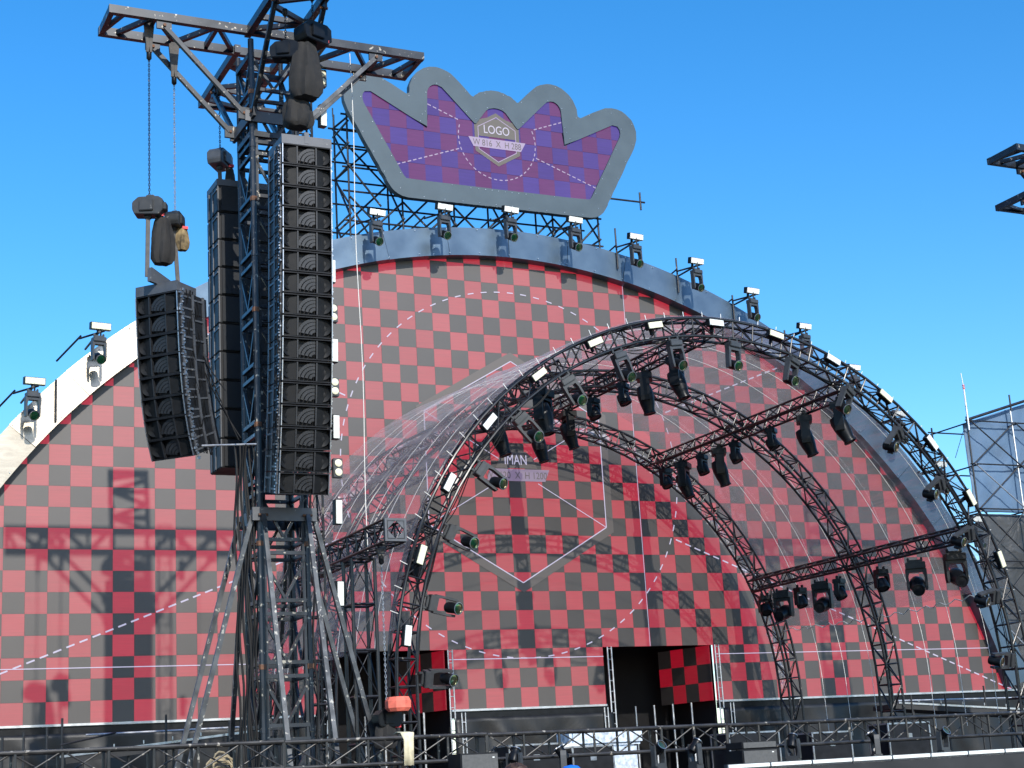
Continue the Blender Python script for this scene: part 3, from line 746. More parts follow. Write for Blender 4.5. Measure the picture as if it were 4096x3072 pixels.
for a0, a1 in zip(ANG[:-1], ANG[1:]):
    for rep_ in range(2):
        p0 = arch_pt(a0 + rn.uniform(-1, 1), 7.16, -9.98); p1 = arch_pt(a1 + rn.uniform(-1, 1), 7.2, -9.9); sg = rn.uniform(0.10, 0.24)
        pts = []
        for i in range(11):
            t = i / 10; am_ = a0 + (a1 - a0) * t
            pts.append(arch_pt(am_, 7.20, -9.96 + 0.05 * rep_) - Vector((0, 0, sg * math.sin(math.pi * t) * (0.5 + 0.5 * math.sin(math.pi * t)))))
        MB().tube(pts, 0.011, 5).build('power_cable', 'cabinet_dark', fa, True)
# lights hanging from the purlins
rnh = random.Random(31)
def hang(angle, spec, nm):
    up = arch_pt(angle, 1, 0, 0)
    for k, (kind, y, d) in enumerate(spec):
        p = arch_pt(angle, 7.36, y) - Vector((0, 0, 0.17 / max(0.5, up.z) * 0.9))
        d = Vector(d) + Vector((rnh.uniform(-0.10, 0.10), rnh.uniform(-0.10, 0.10), rnh.uniform(-0.04, 0.04)))
        mover(kind, p, (0, 0, 1), d, f'{"long" if kind == "spot" else "short"} moving head on the {nm} vault truss, {ORD[k]} from the back', f'lights under the {nm} vault truss', 1.05 if kind == 'spot' else 1.0)
dn = (0.18, -0.16, -0.97); dn2 = (0.22, -0.3, -0.92)
hang(30, [('wash', -1.6, dn2), ('spot', -2.5, dn), ('wash', -3.45, dn2), ('spot', -4.25, dn), ('wash', -5.0, dn2), ('wash', -6.6, dn2), ('spot', -7.95, dn), ('spot', -9.3, (0.3, -0.25, -0.9))], 'upper right')
hang(65, [('wash', -1.35, (-0.1, -0.5, -0.85)), ('spot', -2.2, (-0.75, -0.55, -0.3)), ('wash', -3.0, (0.1, -0.3, -0.95)), ('spot', -3.95, (-0.8, -0.45, -0.25)), ('wash', -4.7, (0.1, -0.4, -0.9)), ('wash', -6.4, (-0.1, -0.5, -0.85)), ('spot', -7.7, (-0.6, -0.7, -0.35)), ('spot', -9.1, (-0.4, -0.85, -0.35))], 'lowest right')
hang(-1, [('spot', -1.7, dn), ('spot', -3.35, dn), ('wash', -4.7, dn2), ('wash', -6.2, dn2), ('spot', -7.2, dn), ('spot', -8.6, dn)], 'topmost')
hang(-30, [('spot', -6.7, dn), ('spot', -8.9, dn)], 'upper left')
hang(-65, [('wash', -8.7, (0.3, -0.8, -0.4))], 'lowest left')

# ------------------------------------------------------------------ clear film and its wires
def film_r(a, t):   # t 0 front, 1 back
    return (1 - t) * 7.70 + t * (7.68 + 0.80 * max(0, math.cos(rad(a))) ** 3)
nA, nY = 110, 44
mb = MB(); vs = []
for i in range(nA + 1):
    a = -84 + 160 * i / nA
    for j in range(nY + 1):
        t = j / nY; y = -9.97 + 9.35 * t
        nz = noise.noise(Vector((a * 0.11, y * 0.55, 0))) * 0.05 + noise.noise(Vector((a * 0.35, y * 1.3, 7))) * 0.025 * (1.6 if a > 55 or a < -55 else 1)
        vs.append(arch_pt(a, film_r(a, t) + nz * math.sin(math.pi * min(1, max(0, t))) ** 0.5, y))
fs = []
for i in range(nA):
    for j in range(nY): fs.append((i * (nY + 1) + j, (i + 1) * (nY + 1) + j, (i + 1) * (nY + 1) + j + 1, i * (nY + 1) + j + 1))
film = MB().add(vs, fs).build('plastic_canopy', 'clear_film', None, True)
tag(film, 'clear plastic film stretched over the arched stage vault', 'canopy')
vs = []; nA2 = 240; nW = 6
for i in range(nA2 + 1):
    a = -62 + 150 * i / nA2
    for j in range(nW + 1):
        t = j / nW
        vs.append(arch_pt(a + 0.5 * noise.noise(Vector((a * 0.5, t * 3, 5))), 7.62 - 0.40 * t + 0.10 * noise.noise(Vector((a * 0.45, t * 2.0, 2))), -0.62 - 0.18 * t + 0.14 * noise.noise(Vector((a * 0.7, t * 2.5, 9)))))
fs = [(i * (nW + 1) + j, (i + 1) * (nW + 1) + j, (i + 1) * (nW + 1) + j + 1, i * (nW + 1) + j + 1) for i in range(nA2) for j in range(nW)]
hem = MB().add(vs, fs).build('film_hem', 'crumpled_film', None, True)
tag(hem, 'crumpled whitish hem of plastic film gathered along the rear arch', 'film')
for k, y in enumerate((-2.3, -3.3, -4.4, -6.6, -7.7, -8.8)):
    t = (y + 9.97) / 9.35
    pts = [arch_pt(a, film_r(a, t) - 0.06, y) for a in range(-84, 91, 3)] + [Vector((7.66, y, 2.4))]
    w_ = MB().tube(pts, 0.007, 5).build('tension_wire', 'white_rope', None, True)
    tag(w_, f'thin white wire hooped under the film, {ORD[k]} from the video wall', 'wire', 'tension wires of the vault')
pts = [Vector((7.42 - 0.03 * math.sin(k * 0.9), -1.0 - 9.0 * k / 60, ACZ + 1.82 - 0.05 * math.sin(k * 1.7) - 0.12 * math.sin(math.pi * k / 60))) for k in range(61)]
tag(MB().tube(pts, 0.013, 5).build('hem_rope', 'white_rope', None, True), 'white rope along the lower right hem of the plastic film', 'rope')

# ------------------------------------------------------------------ sound tower
TX, TY = -10.6, -12.3
def tower(cx, cy, label):
    root = thing('sound_tower', label, 'tower', (cx, cy, DECK), 'sound towers flanking the vault')
    w = 0.40; S = 'tower_steel'
    cor = [(cx - w, cy - w), (cx + w, cy - w), (cx + w, cy + w), (cx - w, cy + w)]
    for k, (x, y) in enumerate(cor):
        bar('corner_post', (x, y, DECK), (x, y, 14.75), 0.045 if k != 0 else 0.055, S, root)
        ox, oy = (0.07 if x > cx else -0.07), (0.05 if y > cy else -0.05)
        bar('corner_post', (x - ox, y - oy * 0, DECK), (x - ox, y, 14.0), 0.022, S, root, 'box')
    z = DECK + 0.05; sec = 0
    while z < 14.3:
        zt = min(z + 0.98, 14.6)
        for k in range(4):
            a, b_ = Vector((*cor[k], 0)), Vector((*cor[(k + 1) % 4], 0)); mid = (a + b_) / 2
            for zz in (z + 0.06, zt - 0.14): bar('crossbar', a + Vector((0, 0, zz)), b_ + Vector((0, 0, zz)), 0.03, S, root, 'box')
            if zt - z > 0.6:
                bar('diagonal_brace', a + Vector((0, 0, zt - 0.17)), mid + Vector((0, 0, z + 0.09)), 0.022, S, root, 'box')
                bar('diagonal_brace', b_ + Vector((0, 0, zt - 0.17)), mid + Vector((0, 0, z + 0.09)), 0.022, S, root, 'box')
        for x, y in (cor[0], cor[1]): bar('joint_collar', (x, y, z - 0.05), (x, y, z + 0.03), 0.066, 'rust_steel' if sec % 2 == 0 else S, root)
        z += 1.0; sec += 1
    # sleeve plates
    for zz, hh in ((6.22, 0.22), (13.25, 0.2)):
        for sy in (-1, 1): MB().box((cx, cy + sy * (w + 0.07), zz), (2 * w + 0.3, 0.05, hh)).build('sleeve_plate', 'bumper_grey', root)
        for sx in (-1, 1): MB().box((cx + sx * (w + 0.07), cy, zz), (0.05, 2 * w + 0.05, hh)).build('sleeve_plate', 'bumper_grey', root)
    for zz in (12.95, 14.45):
        for k in range(4): bar('crossbar', (*cor[k], zz), (*cor[(k + 1) % 4], zz), 0.05, S, root, 'box')
    # four arms, flat ladder frames
    L = 2.9; ZA = 14.9; o = 0.43
    for dx, dy in ((-1, 0), (1, 0), (0, 1), (0, -1)):
        D = Vector((dx, dy, 0)); P = Vector((-dy, dx, 0)); C0 = Vector((cx, cy, ZA))
        for s in (-1, 1):
            bar('arm_chord', C0 + D * -0.43 + P * s * o if dx else C0 + D * 0.30 + P * s * o, C0 + D * L + P * s * o, 0.055, S, root, 'box', 0.075)
        bar('arm_end', C0 + D * (L - 0.05) - P * (o - 0.06), C0 + D * (L - 0.05) + P * (o - 0.06), 0.045, S, root, 'box', 0.072)
        ks = [0.5, 1.0, 1.55, 2.1, 2.6]
        for i, t in enumerate(ks):
            if i in (1, 3): bar('arm_crossbar', C0 + D * t - P * o, C0 + D * t + P * o, 0.035, S, root, 'box', 0.05)
            if i < 4:
                s = 1 if i % 2 else -1
                bar('arm_brace', C0 + D * t + P * s * o, C0 + D * ks[i + 1] - P * s * o, 0.035, S, root, 'box', 0.045)
        bar('arm_brace', C0 + D * 2.6 + P * o, C0 + D * 2.85 - P * o, 0.03, S, root, 'box', 0.04)
        for s in (-1, 1):
            A = C0 + D * 1.95 + P * s * (o - 0.0) + Vector((0, 0, -0.16)); B = Vector((cx, cy, 13.3)) + D * (w + 0.16) + P * s * o
            bar('strut', A, B, 0.038, 'leg_steel' if (dx == 1) else S, root, 'box')
            MB().box(A + Vector((0, 0, 0.05)), (0.26 if dx else 0.04, 0.04 if dx else 0.26, 0.22)).build('gusset_plate', S, root)
            bar('pin', A + P * s * 0.07, A - P * s * 0.07, 0.028, 'rust_steel', root)
            MB().box(B, (0.2 if dx else 0.05, 0.05 if dx else 0.2, 0.22)).build('gusset_plate', S, root)
            bar('pin', B + P * s * 0.05, B - P * s * 0.05, 0.026, 'rust_steel', root)
    # outrigger legs
    for dx, dy in ((-1, 0), (1, 0), (0, 1), (0, -1)):
        D = Vector((dx, dy, 0)); P = Vector((-dy, dx, 0))
        for s in (-1, 1):
            A = Vector((cx, cy, 6.2)) + D * (w + 0.13) + P * s * (w - 0.02); k_ = {(-1, 0): 1.22, (1, 0): 1.15, (0, 1): 1.3, (0, -1): 1.25}[(dx, dy)]
            bar('outrigger_leg', A, Vector((A.x, A.y, DECK + 0.02)) + D * k_, 0.036, 'leg_steel', root, 'box')
            bar('pin', A + P * 0.08, A - P * 0.08, 0.02, 'rust_steel', root)
    return root
tw = tower(TX, TY, 'dark steel sound tower with four arms left of the vault')
tw2 = copy_tree(tw); tw2.location = (9.55, TY - 0.05, DECK); tw2['label'] = 'dark steel sound tower whose arm tips reach in at the right edge'

# --- loudspeaker cabinet kit
W2, H2, DP = 0.42, 0.345, 0.84
def cab_kit(W2, H2, DP):
    K = {}
    q = MB(); h = H2 / 2; bk = W2 * 0.97
    # shell with an open, recessed front
    f_ = [(-W2, 0, -h), (W2, 0, -h), (W2, 0, h), (-W2, 0, h)]; t = 0.018
    fi = [(-W2 + t, 0, -h + t), (W2 - t, 0, -h + t), (W2 - t, 0, h - t), (-W2 + t, 0, h - t)]
    fd = [(x, 0.10, z) for x, y, z in fi]; sm = [(x, DP * 0.5, z) for x, y, z in f_]
    bb = [(-bk, DP, -h * 0.9), (bk, DP, -h * 0.9), (bk, DP, h * 0.9), (-bk, DP, h * 0.9)]
    q.add(f_ + fi + fd + sm + bb, [(k, (k + 1) % 4, 4 + (k + 1) % 4, 4 + k) for k in range(4)] + [(4 + k, 4 + (k + 1) % 4, 8 + (k + 1) % 4, 8 + k) for k in range(4)] + [(8, 9, 10, 11)] + [(k, (k + 1) % 4, 12 + (k + 1) % 4, 12 + k) for k in range(4)] + [(12 + k, 12 + (k + 1) % 4, 16 + (k + 1) % 4, 16 + k) for k in range(4)] + [(16, 17, 18, 19)])
    K['body'] = q.mesh('speaker_cabinet', 'cabinet_black')
    hh = h - 0.03   # slanted woofer boards on both sides
    for s in (-1, 1):
        q = MB(); x0, x1 = s * (W2 - 0.03), s * W2 * 0.42
        q.add([(x0, 0.085, -hh), (x1, 0.03, -hh), (x1, 0.03, hh), (x0, 0.085, hh)], [(0, 1, 2, 3)])
        q.add([(x1, 0.03, -hh), (x1 - s * 0.03, 0.015, -hh), (x1 - s * 0.03, 0.015, hh), (x1, 0.03, hh)], [(0, 1, 2, 3)])
        K['baffle%d' % s] = q.mesh('baffle', 'cabinet_dark')
    for s in (-1, 1):
        q = MB(); R = Matrix.Rotation(rad(90), 3, 'X') @ Matrix.Rotation(rad(-s * 13), 3, 'Y')
        q.lathe([(0.118, 0.012), (0.12, 0.006), (0.105, 0.0), (0.05, -0.012), (0.045, -0.004), (0.001, 0.0)], (s * W2 * 0.70, 0.062, 0), R, 20, False)
        K['woofer%d' % s] = q.mesh('woofer', 'cabinet_dark', True)
    q = MB(); wi = W2 * 0.36
    q.box((-wi - 0.012, 0.035, 0), (0.022, 0.05, H2 - 0.05)); q.box((wi + 0.012, 0.035, 0), (0.022, 0.05, H2 - 0.05))
    for i in range(4):
        pts = []; r_ = 0.075 + 0.062 * i
        for k in range(9):
            a = rad(8 + 84 * k / 8); x = wi * 0.9 - r_ * math.cos(a) * 1.05; z = -h * 0.72 + r_ * math.sin(a) * 0.95
            if x > -wi * 0.95 and z < h * 0.82: pts.append((x, 0.03 + 0.004 * i, z))
        if len(pts) > 2:
            for a, b_ in zip(pts[:-1], pts[1:]): q.beam(a, b_, 0.05, 0.009, Vector((0, 1, 0)))
    K['horn'] = q.mesh('horn', 'cabinet_fin')
    for s in (-1, 1): K['edge%d' % s] = MB().box((s * (W2 - 0.004), -0.006, 0), (0.014, 0.012, H2 * 0.95)).mesh('edge_rail', 'edge_metal')
    q = MB()
    for s in (-1, 1):
        q.box((s * (W2 + 0.008), 0.10, 0), (0.016, 0.05, H2 * 1.02)); q.box((s * (W2 + 0.004), 0.24, H2 * 0.3), (0.02, 0.24, 0.03)); q.box((s * (W2 + 0.0), 0.26, -H2 * 0.28), (0.024, 0.26, 0.03))
        q.box((s * (W2 + 0.004), 0.42, 0), (0.024, 0.05, H2 * 0.95)); q.box((s * (W2 + 0.002), 0.72, 0), (0.024, 0.05, H2 * 0.98)); q.box((s * (W2 + 0.002), 0.57, H2 * 0.22), (0.02, 0.28, 0.03)); q.box((s * (W2 + 0.012), 0.11, H2 * 0.42), (0.03, 0.09, 0.05))
    K['rig'] = q.mesh('rigging_rail', 'bumper_grey')
    q = MB(); rn = random.Random(5)
    for s in (-1, 1):
        for i in range(7):
            q.box((s * (W2 + 0.022), 0.05 + 0.10 * rn.random(), -h + H2 * (i + 0.5) / 7), (0.02, 0.018 + 0.03 * rn.random(), 0.022))
    K['pins'] = q.mesh('rigging_pin', 'edge_metal')
    return K
CK = cab_kit(W2, H2, DP)
def cabinet(root, M):
    c = link('speaker_cabinet', CK['body'], root, M)
    for nm, k in (('baffle', 'baffle1'), ('baffle', 'baffle-1'), ('woofer', 'woofer1'), ('woofer', 'woofer-1'), ('edge_rail', 'edge1'), ('edge_rail', 'edge-1')): link(nm, CK[k], c)
    for nm, k in (('horn', 'horn'), ('rigging_rail', 'rig'), ('rigging_pin', 'pins')): tag(link(nm, CK[k], c), kind='stuff')
    return c
def line_array(root, n, t0, t1, pitch=0.347):
    p = Vector((0, 0, 0))
    for i in range(n):
        t = rad(t0 + (t1 - t0) * (i / (n - 1)) ** 2)
        dvec = Vector((0, math.sin(t), -math.cos(t)))
        c = p + dvec * pitch / 2
        cabinet(root, Matrix.Translation(c) @ Matrix.Rotation(t, 4, 'X'))
        p = p + dvec * pitch
    return p
# main hang under the front arm
ma_ = thing('line_array', 'tall line array of sixteen black loudspeakers hanging in front of the tower', 'loudspeakers', (TX, -14.42, 12.10))
q = MB().box((0, 0.02, 0.07), (0.86, 0.05, 0.16)); q.box((0, 0.78, 0.07), (0.8, 0.05, 0.14)); q.box((-0.39, 0.40, 0.07), (0.05, 0.72, 0.14)); q.box((0.39, 0.40, 0.07), (0.05, 0.72, 0.14)); q.box((0, 0.4, 0.12), (0.08, 0.82, 0.2))
link('bumper', q.mesh('bumper', 'bumper_grey'), ma_)
line_array(ma_, 16, 3.0, 12.5, 0.362)
cb = MB()
for k in range(3):
    pts = [Vector((-0.43 - 0.03 * math.sin(i * 2.1 + k), 0.12 + 0.05 * k + 0.05 * math.sin(i * 1.3 + 2 * k) + 0.5 * (i / 24) ** 2 * 1.0, -5.2 * i / 24)) for i in range(25)]
    cb.tube(pts, 0.012, 5)
link('cable_bundle', cb.mesh('cable_bundle', 'cabinet_dark', True), ma_)
ma2 = copy_tree(ma_); ma2.location = (9.55, -14.45, 12.10); ma2['label'] = 'line array of black loudspeakers under the right-hand sound tower'
# outfill hang under the left arm
PHI = rad(-50)
sa = thing('line_array', 'short line array of eight black loudspeakers hanging from the left arm', 'loudspeakers', (-12.66, -12.55, 9.93), R=Matrix.Rotation(PHI, 3, 'Z') @ Matrix.Rotation(rad(1), 3, 'Y'))
q = MB().box((0, 0.02, 0.09), (0.84, 0.05, 0.17)); q.box((0, 0.56, 0.09), (0.6, 0.05, 0.15)); q.box((-0.39, 0.29, 0.09), (0.05, 0.5, 0.15)); q.box((0.39, 0.29, 0.09), (0.05, 0.5, 0.15))
q.prism([(-0.2, 0.17), (0.72, 0.17), (0.72, 0.25), (-0.16, 0.42), (-0.2, 0.40)], lambda u, v: (-0.03, u, v), lambda u, v: (0.03, u, v))
link('bumper', q.mesh('bumper', 'bumper_grey'), sa)
line_array(sa, 8, 4.0, 22.0)
cb = MB()
for k in range(6):
    pts = [Vector((0.42 + 0.02 * math.sin(i * 1.9 + k), 0.25 + 0.06 * k + 0.45 * (i / 16) ** 1.6 + 0.03 * math.sin(i * 2.3 + k * 2), 0.08 - 2.7 * i / 16)) for i in range(17)]
    cb.tube(pts, 0.010, 5)
link('cable_bundle', cb.mesh('cable_bundle', 'cabinet_dark', True), sa)
cb = MB(); rn = random.Random(8)
for i in range(40): cb.box((0.43 + 0.02 * rn.random(), 0.03 + 0.12 * rn.random() + 0.5 * (i / 40) ** 1.7, 0.05 - 2.85 * i / 40), (0.02, 0.03 + 0.03 * rn.random(), 0.02 + 0.03 * rn.random()))
link('connector', cb.mesh('connector', 'edge_metal'), sa)
# subwoofer column behind the mast
sb_ = thing('subwoofer_column', 'column of tall black subwoofers hanging behind the tower mast', 'loudspeakers', (TX, -10.92, 12.66))
q = MB().box((0, 0.36, 0.06), (1.1, 0.70, 0.12)); link('bumper', q.mesh('bumper', 'bumper_grey'), sb_)
sub = bevelled('speaker_cabinet', [((0, 0.36, -0.2625), (1.10, 0.70, 0.515))], 'cabinet_black', 0.015)
sgr = bevelled('grille', [((0, -0.006, -0.2625), (0.96, 0.02, 0.47))], 'sub_grille', 0.004)
srl = bevelled('edge_rail', [((-0.535, 0.0, -0.2625), (0.02, 0.02, 0.5)), ((-0.555, 0.30, -0.26), (0.02, 0.04, 0.5)), ((-0.556, 0.15, -0.1), (0.02, 0.3, 0.03)), ((-0.556, 0.55, -0.26), (0.02, 0.05, 0.5))], 'bumper_grey', 0.003)
for i in range(10):
    c = link('speaker_cabinet', sub, sb_, Matrix.Translation((0, 0, -0.53 * i))); link('grille', sgr, c); link('edge_rail', srl, c)

# --- chain hoists
def chain(mb, p0, p1, pitch=0.046, r=0.0062):
    p0 = Vector(p0); p1 = Vector(p1); n = int((p1 - p0).length / pitch); d = (p1 - p0).normalized(); R0 = frame_to(d)
    for k in range(n):
        c = p0 + d * (k + 0.5) * pitch; R = R0 @ Matrix.Rotation(rad(90 * (k % 2) + 20), 3, 'Z')
        a, b_ = pitch * 0.68, 0.0145
        ring = [Vector((b_ * math.cos(t), 0, a * math.sin(t))) for t in [2 * math.pi * i / 8 for i in range(8)]]
        vs = []; fs = []
        for i, p in enumerate(ring):
            t = Vector((-math.sin(2 * math.pi * i / 8), 0, math.cos(2 * math.pi * i / 8)))
            nrm = Vector((math.cos(2 * math.pi * i / 8), 0, math.sin(2 * math.pi * i / 8)))
            for j in range(4):
                an = math.pi / 2 * j; vs.append(c + R @ (p + nrm * r * math.cos(an) + Vector((0, 1, 0)) * r * math.sin(an)))
        for i in range(8):
            for j in range(4): fs.append((i * 4 + j, i * 4 + (j + 1) % 4, ((i + 1) % 8) * 4 + (j + 1) % 4, ((i + 1) % 8) * 4 + j))
        mb.add(vs, fs)
    return mb
def bag_mesh(mb, c, r, h, seed=1):
    n = 30; prof = [(0.55, 0), (0.66, -0.06), (0.72, -0.14), (0.86, -0.28), (0.96, -0.45), (1.0, -0.62), (1.0, -0.76), (0.95, -0.88), (0.74, -0.97), (0.2, -1.0)]
    vs = []
    for i, (f, z) in enumerate(prof):
        for k in range(n):
            a = 2 * math.pi * k / n; rr = r * f * (1 + 0.11 * math.sin(5 * a + seed + i * 0.25) + 0.07 * math.sin(9 * a + 0.5 * i + seed) + 0.10 * noise.noise(Vector((math.cos(a) * 2 + seed, math.sin(a) * 2, z * 4))))
            vs.append((c[0] + rr * math.cos(a), c[1] + rr * math.sin(a) * 0.8, c[2] + z * h))
    fs = []
    for i in range(len(prof) - 1):
        for k in range(n): fs.append((i * n + k, i * n + (k + 1) % n, (i + 1) * n + (k + 1) % n, (i + 1) * n + k))
    fs.append(tuple(range((len(prof) - 1) * n, len(prof) * n)))
    return mb.add(vs, fs)
def hoist(label, top, motor_z, rz, bag, cmat='scaffold_tube', body='hoist_grey', slingtop=None, strap_to=None, sz=1.0, bagmat='bag_cloth'):
    x, y, zt = top; root = thing('chain_hoist', label, 'chain hoist', (x, y, motor_z), 'chain hoists of the tower')
    R = Matrix.Rotation(rz, 3, 'Z')
    q = MB(); q.prism([(-0.20 * sz, -0.13 * sz), (0.16 * sz, -0.15 * sz), (0.22 * sz, -0.07 * sz), (0.22 * sz, 0.08 * sz), (0.15 * sz, 0.13 * sz), (-0.14 * sz, 0.13 * sz), (-0.23 * sz, 0.05 * sz), (-0.23 * sz, -0.06 * sz)], lambda u, v: (u, -0.12 * sz, v), lambda u, v: (u, 0.12 * sz, v)); q.box((0.02 * sz, 0, 0.15 * sz), (0.12 * sz, 0.1 * sz, 0.06 * sz)); q.box((-0.02 * sz, -0.135 * sz, -0.01 * sz), (0.20 * sz, 0.04 * sz, 0.17 * sz)); q.box((0.235 * sz, 0, -0.01 * sz), (0.05 * sz, 0.15 * sz, 0.11 * sz)); q.box((-0.02 * sz, 0, -0.155 * sz), (0.10 * sz, 0.08 * sz, 0.05 * sz))
    me = q.mesh('motor', body); bm = bmesh.new(); bm.from_mesh(me); bmesh.ops.bevel(bm, geom=bm.edges[:], offset=0.010, segments=2, affect='EDGES', clamp_overlap=True); bm.to_mesh(me); bm.free()
    link('motor', me, root, R.to_4x4())
    q = MB(); q.lathe([(0.02, 0.12), (0.045, 0.10), (0.045, 0.0), (0.02, -0.03)], (x, y, zt - 0.12)); q.build('hook_block', 'black_plastic', root, True)
    chain(MB(), (x, y, zt - 0.13), (x, y, motor_z + 0.1)).build('chain', cmat, root)
    if slingtop is not None:
        q = MB()
        for s in (-1, 1): q.beam((x + s * 0.07, y, slingtop), (x + s * 0.015, y, zt), 0.05, 0.05)
        q.beam((x, y - 0.02, slingtop + 0.02), (x, y, zt), 0.11, 0.02)
        q.build('sling', 'strap_grey', root)
    if bag:
        bag_mesh(MB(), (x + bag[0], y + bag[1], motor_z + bag[2]), bag[3], bag[4], int(abs(x * 10))).build('chain_bag', bagmat, root, True)
        q = MB()
        for k in range(4): q.tube([(x + bag[0] * 0.5 + 0.05 * math.sin(k * 2), y + bag[1] * 0.5, motor_z - 0.02), (x + bag[0] + 0.08 * math.cos(k * 1.6), y + bag[1] + 0.05 * math.sin(k * 1.6), motor_z + bag[2] - 0.06)], 0.008, 5)
        q.build('bag_chain', 'edge_metal', root)
    if strap_to is not None:
        bar('hoisting_strap', (x - 0.02, y, motor_z - 0.08), strap_to, 0.035, 'strap_grey', root, 'box', 0.012)
    MB().box((x + 0.16 * sz, y - 0.05, motor_z - 0.13), (0.10, 0.05, 0.05)).build('control_plug', 'signal_red', root)
    return root
hoist('grey chain hoist with a dark chain, outermost on the left arm', (-12.74, -12.42, 14.36), 11.50, rad(-25), (0.22, 0.02, -0.17, 0.19, 0.84), slingtop=14.95, strap_to=(-12.78, -12.42, 10.26), sz=1.15)
hoist('small chain hoist with a bright chain and a brown bag beside the outermost one', (-12.20, -12.0, 14.16), 11.46, rad(60), (0.12, 0.0, -0.12, 0.115, 0.42), cmat='galvanised', slingtop=14.8, strap_to=(-12.16, -12.05, 10.2), bagmat='bag_brown')
hoist('black chain hoist with a large cloth bag at the tower head', (-10.33, -14.12, 15.05), 14.28, rad(20), (-0.16, -0.02, -0.22, 0.26, 1.02), body='black_plastic', sz=1.3)
hoist('black chain hoist hidden behind the large cloth bag', (-10.78, -14.0, 14.75), 13.95, rad(-30), (0.2, 0.05, -0.75, 0.24, 0.62), body='black_plastic', sz=1.1)
hoist('grey chain hoist with red plug above the subwoofer column', (-10.98, -10.55, 14.75), 13.32, rad(50), (0.18, 0, -0.15, 0.09, 0.5), strap_to=(-10.98, -10.55, 12.75), body='bumper_grey', sz=1.2)
# ------------------------------------------------------------------ lamp ladder beside the tower
lad = box_truss('lamp_truss', 'slim upright truss carrying blinders and strobes beside the tower', (-9.78, -11.75, DECK), (-9.78, -11.75, 14.9), 0.30, 0.75, cr=0.022, br=0.016, up=Vector((0, 1, 0)), dk=0.5)
def blinder(loc, label):
    root = thing('blinder_light', label, 'stage light', loc, 'blinders beside the tower')
    q = bevelled('housing', [((0, 0.06, 0), (0.17, 0.12, 0.34))], 'mover_grey', 0.01); link('housing', q, root)
    for z in (-0.08, 0.08):
        R = Matrix.Rotation(rad(90), 3, 'X')
        l_ = link('lamp', MB().lathe([(0.066, -0.004), (0.066, 0.02), (0.05, 0.026), (0.001, 0.03)], (0, 0, 0), R, 16).mesh('lamp', 'warm_lens', True), root, Matrix.Translation((0, 0, z)))
    link('bracket', bevelled('bracket', [((-0.14, 0.1, 0), (0.14, 0.04, 0.05))], 'black_plastic', 0.004), root)
for k, (z, y) in enumerate([(13.9, -11.80), (10.8, -12.0), (9.32, -12.0), (7.94, -11.95), (6.43, -11.95), (5.02, -11.9)]):
    strobe((-9.36, y, z), (0, 0.0, 1), (0.12, -1, -0.05), f'upright white strobe on the lamp truss, {ORD[k]} from the top', 'strobes beside the tower', 0.44, 0.135, 0.12)
for k, (z, y) in enumerate([(14.66, -11.80), (10.02, -12.0), (8.67, -11.95), (7.2, -12.0)]):
    blinder((-9.36, y, z), f'two-lamp blinder on the lamp truss, {ORD[k]} from the top')

# ------------------------------------------------------------------ stub truss on its own column
col = box_truss('column_truss', 'dark upright truss column to the right of the tower', (-8.95, -11.75, DECK), (-8.95, -11.75, 5.62), 0.42, 0.78, cr=0.034, br=0.024, up=Vector((0, 1, 0)), dk=0.4)
stub = box_truss('stub_truss', 'short horizontal truss with a square end plate on the column', (-9.0, -8.2, 5.84), (-9.0, -13.62, 5.84), 0.36, 0.45, cr=0.025, br=0.015)
q = MB()
w = 0.19; y = -13.66
for sx, sz, a, b_ in ((0, 1, 0.38, 0.05), (0, -1, 0.38, 0.05), (1, 0, 0.05, 0.28), (-1, 0, 0.05, 0.28)): q.box((-9.0 + sx * 0.165, y, 5.84 + sz * 0.165), (a, 0.03, b_))
for sx in (-1, 1):
    for sz in (-1, 1):
        q.prism([(-9.0 + sx * 0.15, 5.84 + sz * 0.15), (-9.0 + sx * 0.15, 5.84 + sz * 0.005), (-9.0 + sx * 0.005, 5.84 + sz * 0.15)], lambda u, v: (u, y - 0.015, v), lambda u, v: (u, y + 0.014, v))
q.build('end_plate', 'bumper_grey', stub)
hk = hoist('chain hoist under the stub truss with its chain bunched below', (-9.0, -12.96, 5.52), 2.85, rad(10), (-0.05, 0, 0.05, 0.17, 0.55), cmat='galvanised', slingtop=5.66, body='black_plastic')
q = MB().lathe([(0.09, 0.10), (0.18, 0.115), (0.215, 0.05), (0.215, -0.06), (0.17, -0.115), (0.09, -0.10)], (-8.93, -13.3, 3.05), None, 9, False)
sl = q.build('round_sling', 'orange_sling', None); tag(sl, 'faded orange round sling hanging beside the hoist chain', 'sling')
# rope from the right arm
tag(MB().tube([(-8.97 + 0.02 * math.sin(k), -12.25 - 0.02 * k / 5, 15.0 - 9.3 * k / 12) for k in range(13)], 0.009, 5).build('hanging_rope', 'white_rope', None, True), 'thin white rope hanging straight down from the right arm', 'rope')
